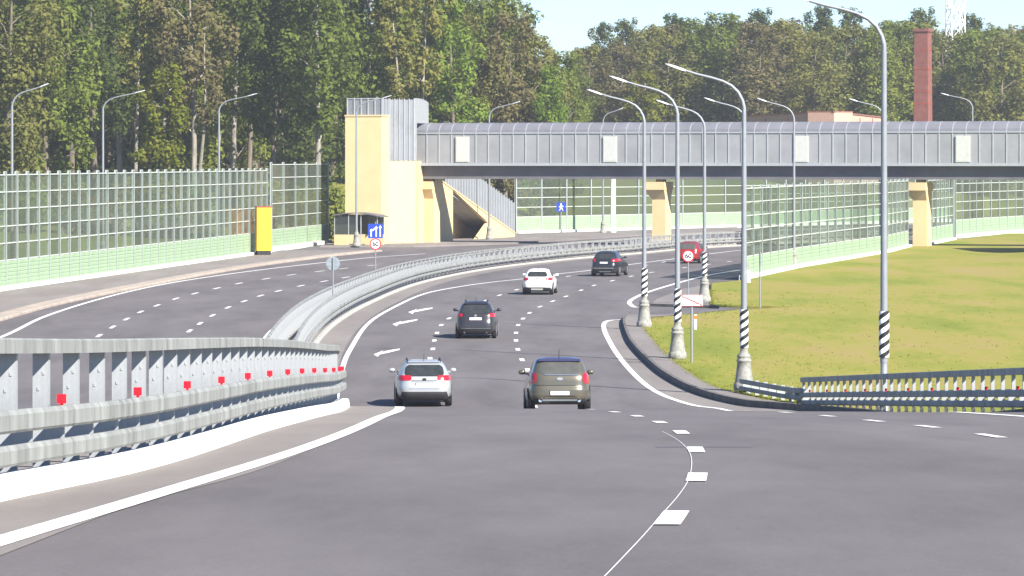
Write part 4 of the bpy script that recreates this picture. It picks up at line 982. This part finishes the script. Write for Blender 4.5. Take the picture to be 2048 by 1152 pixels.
# ------------------------------------------------------------------ cars
class Body:
    def __init__(s, lv): s.lv = lv          # rows: z, half width, rear y, front y, squareness
    def row(s, z): return [catmull([(r[0], r[i]) for r in s.lv], z) for i in (1, 2, 3, 4)]
    def S(s, z, th):
        w, yr, yf, n = s.row(z); c, q = cos(th), sin(th); e = 2 / n
        x = w * math.copysign(abs(c) ** e, c); y = (yr + yf) / 2 + (yf - yr) / 2 * math.copysign(abs(q) ** e, q)
        return Vector((x, y, z))
    def N(s, z, th):
        a = s.S(z, th + .01) - s.S(z, th - .01); b = s.S(z + .01, th) - s.S(z - .01, th); return a.cross(b).normalized()
    def shell(s, z0, z1, nz=26, nt=56):
        b = MB(); zs = [z0 + (z1 - z0) * i / nz for i in range(nz + 1)]; vs = []
        for z in zs:
            for k in range(nt):
                a = 2 * pi * k / nt; a = a + .12 * sin(4 * a) * -1; vs.append(s.S(z, a))
        fs = [(i*nt+k, i*nt+(k+1) % nt, (i+1)*nt+(k+1) % nt, (i+1)*nt+k) for i in range(nz) for k in range(nt)]
        b.add(vs, fs, 0, True); b.add(vs[-nt:], [tuple(range(nt))], 0, True); b.add(vs[:nt], [tuple(range(nt))[::-1]], 0); return b
    def patch(s, z0, z1, tf, off=.008, nz=8, nt=14, mb=None):
        b = mb or MB(); vs = []
        for i in range(nz + 1):
            z = z0 + (z1 - z0) * i / nz; a0, a1 = tf((z - z0) / (z1 - z0))
            for k in range(nt + 1):
                a = a0 + (a1 - a0) * k / nt; vs.append(s.S(z, a) + s.N(z, a) * off)
        w = nt + 1; b.add(vs, [(i*w+k, i*w+k+1, (i+1)*w+k+1, (i+1)*w+k) for i in range(nz) for k in range(nt)], 0, True); return b
    def th_rear(s, z, x):                  # angle of the rear-side point at lateral x
        w, yr, yf, n = s.row(z); c = max(-1, min(1, x / w)); return -math.acos(math.copysign(abs(c) ** (n / 2), c))
    def th_side(s, z, y, right):
        w, yr, yf, n = s.row(z); q = max(-1, min(1, (y - (yr + yf) / 2) / ((yf - yr) / 2))); a = math.asin(math.copysign(abs(q) ** (n / 2), q)); return a if right else pi - a
def rnd(t, r=.18): return 1 - r * (abs(2 * t - 1)) ** 4
def make_car(label, pos, head, paintm, lv, pitch=0, rw=(.98, 1.34, .62, .5), lights=(.78, .95, .60, .86), plate=(.66, .26), bump=None, wheels=(.33, .85, 2.65), roofm=None, rails=False, spoiler=None, mirz=1.02, glassm=None, extras=(), low=.2, side=None, dark_low=.48):
    X, Y, Z = pos
    t = thing('car', label, 'car', (X, Y, Z)); t.rotation_euler = (pitch, 0, -head)
    B = Body(lv); zt = lv[-1][0]; zs = roofm[1] if roofm else zt
    body = B.shell(low, zs).build('body', paintm, t)
    if roofm: B.shell(zs, zt, 8).build('roof', roofm[0], t)
    # glazing
    z0, z1, x0, x1 = rw
    B.patch(z0, z1, lambda f: (B.th_rear(z0 + (z1 - z0) * f, -(x0 + (x1 - x0) * f) * rnd(f)), B.th_rear(z0 + (z1 - z0) * f, (x0 + (x1 - x0) * f) * rnd(f))), .006).build('rear_window', glassm or M['carglass'], t)
    sy = side or (.75, 2.9, 1.0, 1.36)
    for R in (True, False):
        for (ya, yb, yc, yd) in ((sy[0], sy[0] + .7, sy[0] + .45, sy[0] + .8), (sy[0] + .78, sy[0] + 1.6, sy[0] + .88, sy[0] + 1.5), (sy[0] + 1.68, sy[1], sy[0] + 1.58, sy[1] - .75)):
            m = B.patch(sy[2], sy[3], lambda f: (B.th_side(sy[2] + (sy[3] - sy[2]) * f, ya + (yc - ya) * f, R), B.th_side(sy[2] + (sy[3] - sy[2]) * f, yb + (yd - yb) * f, R)), .006, 6, 6); m.build('side_window', M['carglass'], t, True)
    m = B.patch(sy[2] + .02, sy[3], lambda f: (pi / 2 - .9 + .25 * f * 0, pi / 2 + .9), .006); m.build('windscreen', M['carglass'], t)
    # lamps
    l0, l1, xa, xb = lights
    for sg in (-1, 1):
        m = B.patch(l0, l1, lambda f: tuple(sorted((B.th_rear(l0 + (l1 - l0) * f, sg * (xa + .05 * (1 - rnd(f, 1)))), B.th_rear(l0 + (l1 - l0) * f, sg * xb)))), .014, 6, 10); m.build('tail_light', M['lens'], t, True)
    # lower bumper in black trim
    if bump:
        q0, q1, xw = bump
        B.patch(q0, q1, lambda f: (B.th_rear(q0 + (q1 - q0) * f, -xw * (1 - .1 * f)), B.th_rear(q0 + (q1 - q0) * f, xw * (1 - .1 * f))), .01).build('lower_bumper', M['trim'], t)
    B.patch(low - .0, low + .12, lambda f: (0, 2 * pi * .9999), .005, 2, 60).build('sill', M['trim'], t)
    # plate
    zp, hw = plate; ps = B.S(zp, -pi / 2); b = MB(); b.box(-hw - .015, hw + .015, ps.y - .022, ps.y + .02, zp - .07, zp + .07); pf = b.build('plate_frame', M['trim'], t)
    b = MB(); b.box(-hw, hw, ps.y - .03, ps.y - .022, zp - .056, zp + .056); b.build('number_plate', M['plate'], pf)
    # wheels
    r, ya, wb = wheels; W = B.row(.5)[0]
    for yy in (ya, ya + wb):
        for sg in (-1, 1):
            c = Matrix.Translation((sg * (W - .1), yy, r)) @ Matrix.Rotation(pi / 2 * sg, 4, 'Y')
            b = MB(); b.lathe([(r * .62, -.11), (r * .93, -.11), (r, -.085), (r, .085), (r * .93, .112), (r * .62, .112)], 28); b.v = [tuple(c @ Vector(v)) for v in b.v]; w_ = b.build('wheel', M['tyre'], t)
            b = MB(); b.lathe([(r * .64, .1), (r * .6, .118), (r * .16, .1), (r * .1, .118)], 20)
            for k in range(5):
                a = 2 * pi * k / 5; b.box(.05, r * .6, -.025, .025, .1, .122, 0, Matrix.Rotation(a, 4, 'Z'))
            b.v = [tuple(c @ Vector(v)) for v in b.v]; b.build('rim', M['rim'], w_)
            ar = MB(); c2 = Matrix.Translation((sg * (W + .0), yy, r)) @ Matrix.Rotation(pi / 2 * sg, 4, 'Y')
            vs = []
            for k in range(25):
                a = pi * k / 24
                for rr, zz in ((r * 1.0, .004), (r * 1.2, .004), (r * 1.2, -.08)): vs.append(c2 @ Vector((-sin(a) * rr if True else 0, cos(a) * rr, zz)))
            ar.add(vs, [(3*k+j, 3*k+3+j, 3*k+4+j, 3*k+1+j) for k in range(24) for j in range(2)]); ar.build('wheel_arch', M['trim'], t)
    # mirrors
    Wm = B.row(mirz)[0]; ym = sy[1] - .45
    for sg in (-1, 1):
        b = MB(); vs = []; nn = 10
        for i in range(7):
            f = -1 + 2 * i / 6; q = math.sqrt(max(0, 1 - f * f)) ** .6
            for k in range(nn): a = 2 * pi * k / nn; vs.append((sg * (Wm + .17 + .11 * f), ym + .07 * q * cos(a), mirz + .075 + .075 * q * sin(a)))
        b.add(vs, [(i*nn+k, i*nn+(k+1) % nn, (i+1)*nn+(k+1) % nn, (i+1)*nn+k) for i in range(6) for k in range(nn)], 0, True)
        b.box(min(sg * (Wm - .03), sg * (Wm + .09)), max(sg * (Wm - .03), sg * (Wm + .09)), ym - .03, ym + .03, mirz + .0, mirz + .05); b.build('mirror', paintm, t)
    # roof details
    zr_ = zt - .03; yr_ = lv[-1][2]; b = MB(); b.tube([(0, yr_ - .2, zt - .05), (0, yr_ - .42, zt + .22)], [.012, .005], 5); b.build('antenna', M['trim'], t)
    if rails:
        for sg in (-1, 1):
            b = MB(); xx = sg * (B.row(zt - .04)[0] - .03); b.tube([(xx, yr_ - .35, zt - .07), (xx, yr_ - .25, zt + .025), (xx, yr_ + 1.0, zt + .03), (xx, yr_ + 1.1, zt - .05)], .022, 6); b.build('roof_rail', M['trim'] if rails == 'dark' else M['chrome'], t)
    if spoiler:
        zq, hw2, dp = spoiler; y0 = B.S(zq, -pi / 2).y; b = MB(); b.prism([(y0 - .05, zq), (y0 + .12, zq + .07), (y0 + .28, zq + .06), (y0 + .2, zq - .03)], -hw2, hw2, lambda a, c, tt: Vector((tt, a, c))); b.build('spoiler', paintm if not roofm else roofm[0], t, True)
    for e in extras: e(t, B)
    return t
def strip(z, hw, h, m, nm, x=0, dp=.014):
    def f(t, B):
        b = MB(); n = 10; vs = []
        for k in range(n + 1):
            xx = x - hw + 2 * hw * k / n; a = B.th_rear(z, xx); p = B.S(z, a) + B.N(z, a) * dp; q = B.S(z + h, B.th_rear(z + h, xx)) + B.N(z, a) * dp; vs += [p, q]
        b.add(vs, [(2*k, 2*k+2, 2*k+3, 2*k+1) for k in range(n)]); b.build(nm, M[m], t)
    return f
def pipes(z, x, r=.05):
    def f(t, B):
        for sg in (-1, 1):
            y = B.S(max(z, .24), -pi / 2).y; b = MB(); b.tube([(sg * x, y + .3, z), (sg * x, y - .03, z)], r, 12, caps=False); b.tube([(sg * x, y + .02, z), (sg * x, y + .01, z)], r * .9, 12); b.build('exhaust_pipe', M['chrome'], t)
    return f
def badge(z, r=.05, m='chrome', wide=1):
    def f(t, B):
        y = B.S(z, -pi / 2).y; b = MB(); b.prism([(r * wide * cos(2*pi*k/16), r * sin(2*pi*k/16)) for k in range(16)], y - .018, y, lambda a, c, tt: Vector((a, tt, z + c))); b.build('badge', M[m], t)
    return f
wag = [(.18, .74, .22, 4.2, 5), (.3, .86, .06, 4.48, 6), (.45, .9, .0, 4.55, 6), (.6, .91, .0, 4.55, 6), (.75, .905, .05, 4.4, 6), (.9, .885, .1, 3.75, 6), (1.0, .85, .15, 3.2, 6), (1.1, .80, .24, 2.95, 6), (1.3, .70, .44, 2.4, 6), (1.4, .63, .58, 2.1, 5), (1.46, .55, .8, 1.9, 5), (1.49, .42, 1.1, 1.7, 4)]
dz = lambda d: (zr(d + 3.4) - zr(d + .8)) / 2.6
d = 130.0; X = XY(849, d)[0]
make_car('silver estate car with big red corner lamps, left one of the two nearest cars', (X, d, zr(d, X)), math.radians(-2.7), M['c_silver'], wag, math.atan(dz(d)), (.99, 1.35, .66, .60), (.86, 1.02, .42, .86), (.73, .26), (.27, .50, .80), (.325, .95, 2.65), rails='dark', side=(.8, 2.95, 1.0, 1.37),
         extras=[strip(.84, .42, .022, 'trim', 'handle_strip'), badge(.9, .045, 'trim', 1.6), strip(1.395, .52, .03, 'c_silver', 'roof_lip', 0, .04), strip(.6, .5, .012, 'signback', 'crease')])
mini = [(.18, .78, .22, 3.9, 5), (.3, .87, .05, 4.05, 6), (.45, .90, .0, 4.1, 6), (.62, .905, .0, 4.1, 6), (.72, .9, .05, 4.05, 6), (.9, .885, .07, 3.85, 6), (1.0, .86, .1, 3.2, 6), (1.1, .82, .16, 2.9, 6), (1.3, .75, .32, 2.5, 6), (1.42, .70, .42, 2.25, 6), (1.5, .64, .52, 2.0, 6), (1.56, .5, .8, 1.8, 4)]
d = 115.2; X = XY(1120, d)[0]
make_car('olive-brown compact crossover with dark roof and twin exhaust pipes', (X, d, zr(d) + .01), math.radians(-2.0), M['c_tan'], mini, math.atan(dz(d)), (1.06, 1.40, .60, .56), (.80, 1.10, .66, .85), (.52, .27), (.2, .36, .82), (.34, .78, 2.6), (M['c_roof'], 1.44), glassm=M['cargrey'], spoiler=(1.44, .6, .2), mirz=1.06, side=(.7, 2.8, 1.06, 1.42),
         extras=[strip(1.03, .5, .028, 'chrome', 'chrome_strip', .06), badge(.93, .045, 'signback', 2.0), pipes(.31, .56, .06), strip(.74, .74, .012, 'trim', 'tailgate_gap'), strip(.42, .46, .02, 'trim', 'bumper_slot'), strip(.3, .5, .05, 'signback', 'skid_plate', 0, .02)])
tig = [(.2, .76, .2, 4.1, 5), (.32, .86, .06, 4.38, 6), (.5, .9, .0, 4.42, 6), (.7, .9, .02, 4.42, 6), (.85, .895, .08, 4.3, 6), (1.0, .87, .12, 3.4, 6), (1.1, .84, .16, 3.05, 6), (1.2, .79, .26, 2.8, 6), (1.45, .68, .52, 2.25, 6), (1.56, .6, .66, 2.0, 5), (1.63, .5, .9, 1.8, 5), (1.66, .36, 1.2, 1.7, 4)]
d = 178.8; X = XY(951, d)[0]
make_car('charcoal crossover with roof rails and a white number plate, alone in the middle lane', (X, d, 0), math.radians(1.2), M['c_char'], tig, 0, (1.12, 1.5, .66, .54), (.98, 1.13, .58, .86), (.9, .27), (.22, .42, .84), (.35, .85, 2.6), rails='dark', spoiler=(1.54, .52, .2), mirz=1.14, side=(.8, 2.95, 1.12, 1.5),
         extras=[badge(1.04, .06), pipes(.3, .5, .04), strip(.47, .8, .014, 'signback', 'bumper_edge')])
bmw = [(.18, .74, .2, 4.2, 5), (.3, .86, .05, 4.42, 6), (.45, .895, .0, 4.45, 6), (.62, .9, .0, 4.45, 6), (.8, .895, .06, 4.35, 6), (.95, .87, .1, 3.5, 6), (1.02, .84, .14, 3.1, 6), (1.1, .8, .22, 2.9, 6), (1.32, .69, .45, 2.35, 6), (1.44, .6, .6, 2.05, 5), (1.51, .5, .85, 1.85, 5), (1.54, .36, 1.1, 1.7, 4)]
d = 237; X = XY(1074, d)[0]
make_car('white crossover with black lower bumper following the curve', (X, d, 0), math.radians(5.2), M['c_white'], bmw, 0, (1.07, 1.38, .62, .52), (.86, 1.03, .52, .86), (.8, .26), (.2, .46, .86), (.345, .85, 2.76), mirz=1.06, side=(.75, 2.95, 1.04, 1.4), extras=[badge(.97, .05, 'trim'), strip(.3, .35, .1, 'lightpanel', 'skid_plate', 0, .02)])
suv = [(.2, .8, .2, 4.5, 5), (.34, .92, .05, 4.72, 6), (.52, .95, .0, 4.75, 6), (.75, .955, .0, 4.75, 6), (.9, .945, .07, 4.6, 6), (1.05, .92, .1, 3.8, 6), (1.15, .88, .14, 3.4, 6), (1.25, .83, .24, 3.1, 6), (1.5, .73, .48, 2.55, 6), (1.62, .64, .62, 2.25, 5), (1.69, .54, .85, 2.0, 5), (1.73, .4, 1.1, 1.8, 4)]
d = 274.5; X = XY(1207, d)[0]
make_car('black sport utility car with pale wheels in the bend', (X, d, 0), math.radians(12.0), M['c_black'], suv, 0, (1.2, 1.55, .68, .58), (1.02, 1.2, .56, .92), (.95, .27), (.22, .42, .86), (.38, .95, 2.9), mirz=1.2, side=(.85, 3.2, 1.2, 1.58), extras=[strip(.56, .84, .035, 'chrome', 'chrome_strip'), strip(.32, .4, .06, 'signback', 'skid_plate', .1, .02)])
hat = [(.18, .72, .2, 3.8, 5), (.3, .83, .05, 4.0, 6), (.45, .86, .0, 4.05, 6), (.65, .865, .0, 4.05, 6), (.8, .855, .05, 3.95, 6), (.92, .83, .1, 3.3, 6), (1.0, .8, .14, 2.9, 6), (1.1, .76, .22, 2.7, 6), (1.32, .67, .42, 2.2, 6), (1.42, .6, .54, 1.95, 5), (1.48, .5, .75, 1.75, 5), (1.51, .36, 1.0, 1.6, 4)]
hat = [(a * 1.12, b_ * 1.1, c * 1.05, e * 1.05, g) for a, b_, c, e, g in hat]
d = 309; X = XY(1373, d)[0]
make_car('red hatchback with a pale rear window behind the round 60 sign', (X, d, 0), math.radians(15.0), M['c_red'], hat, 0, (1.12, 1.55, .70, .6), (.92, 1.1, .62, .92), (.7, .27), (.22, .4, .8), (.34, .85, 2.6), mirz=1.15, side=(.8, 2.9, 1.12, 1.52), glassm=M['cargrey'])

# ------------------------------------------------------------------ air and grass tufts
hm, nt, out = newmat('haze'); pv = nt.nodes.new('ShaderNodeVolumePrincipled'); pv.inputs['Color'].default_value = (.86, .87, .95, 1); pv.inputs['Density'].default_value = .0002; pv.inputs['Anisotropy'].default_value = .2
nt.links.new(pv.outputs[0], out.inputs['Volume'])
b = MB(); b.box(-560, 660, -60, 2500, -3, 75); tag(b.build('haze', hm), kind='stuff')
rg = random.Random(9); vs = []; fs = []
def tuft(x, y, z):
    for _ in range(4):
        a = rg.uniform(0, 6.28); h = rg.uniform(.03, .075); w = rg.uniform(.012, .03); lx, ly = rg.gauss(0, .05), rg.gauss(0, .05); q = len(vs); ox, oy = x + rg.gauss(0, .06), y + rg.gauss(0, .06)
        vs.extend([(ox - w * cos(a), oy - w * sin(a), z), (ox + w * cos(a), oy + w * sin(a), z), (ox + lx, oy + ly, z + h)]); fs.append((q, q + 1, q + 2))
for _ in range(2800):
    y = 132 + 110 * rg.random() ** 1.5; e = lin(lt, y); x = e + .02 + (rg.random() ** rg.choice((4, 9))) * (y * .13 - e + 2) if y * .13 > e else e
    if y * .13 > e: tuft(x, y, H(x, y) + .12)
b = MB(); b.add(vs, fs); tag(b.build('grass', leaf_mat('grass_blades', [(.15, .19, .022), (.21, .22, .03), (.26, .23, .05)])), kind='stuff')

# ------------------------------------------------------------------ light, sky, camera
wd = bpy.data.worlds.new('World'); SC.world = wd; wd.use_nodes = True; nt = wd.node_tree; bg = nt.nodes['Background']
sk = nt.nodes.new('ShaderNodeTexSky'); sk.sky_type = 'NISHITA'; sk.sun_disc = False; sk.sun_elevation = math.asin(SUN.z); sk.sun_rotation = math.atan2(SUN.x, SUN.y); sk.air_density = 1.0; sk.dust_density = 0; sk.ozone_density = 7.0; sk.altitude = 1500
nt.links.new(sk.outputs[0], bg.inputs[0]); bg.inputs[1].default_value = .07
ld = bpy.data.lights.new('sun', 'SUN'); ld.energy = 5.0; ld.angle = math.radians(.5); ld.color = (1, .95, .86)
lo = link('sun', ld, None, (60, -60, 80)); lo.rotation_euler = SUN.to_track_quat('Z', 'Y').to_euler()
cd = bpy.data.cameras.new('camera'); cd.sensor_width = 36; cd.lens = 36 * F / 2048; cd.shift_y = -(576 - HY) / 2048; cd.clip_start = .5; cd.clip_end = 6000
co = link('camera', cd, None, (0, 0, CAMZ)); co.rotation_euler = (pi / 2, 0, 0); SC.camera = co
SC.view_settings.view_transform = 'Standard'; SC.view_settings.look = 'None'; SC.view_settings.gamma = 1; SC.view_settings.exposure = 1.45
SC.cycles.max_bounces = 6; SC.cycles.transparent_max_bounces = 16
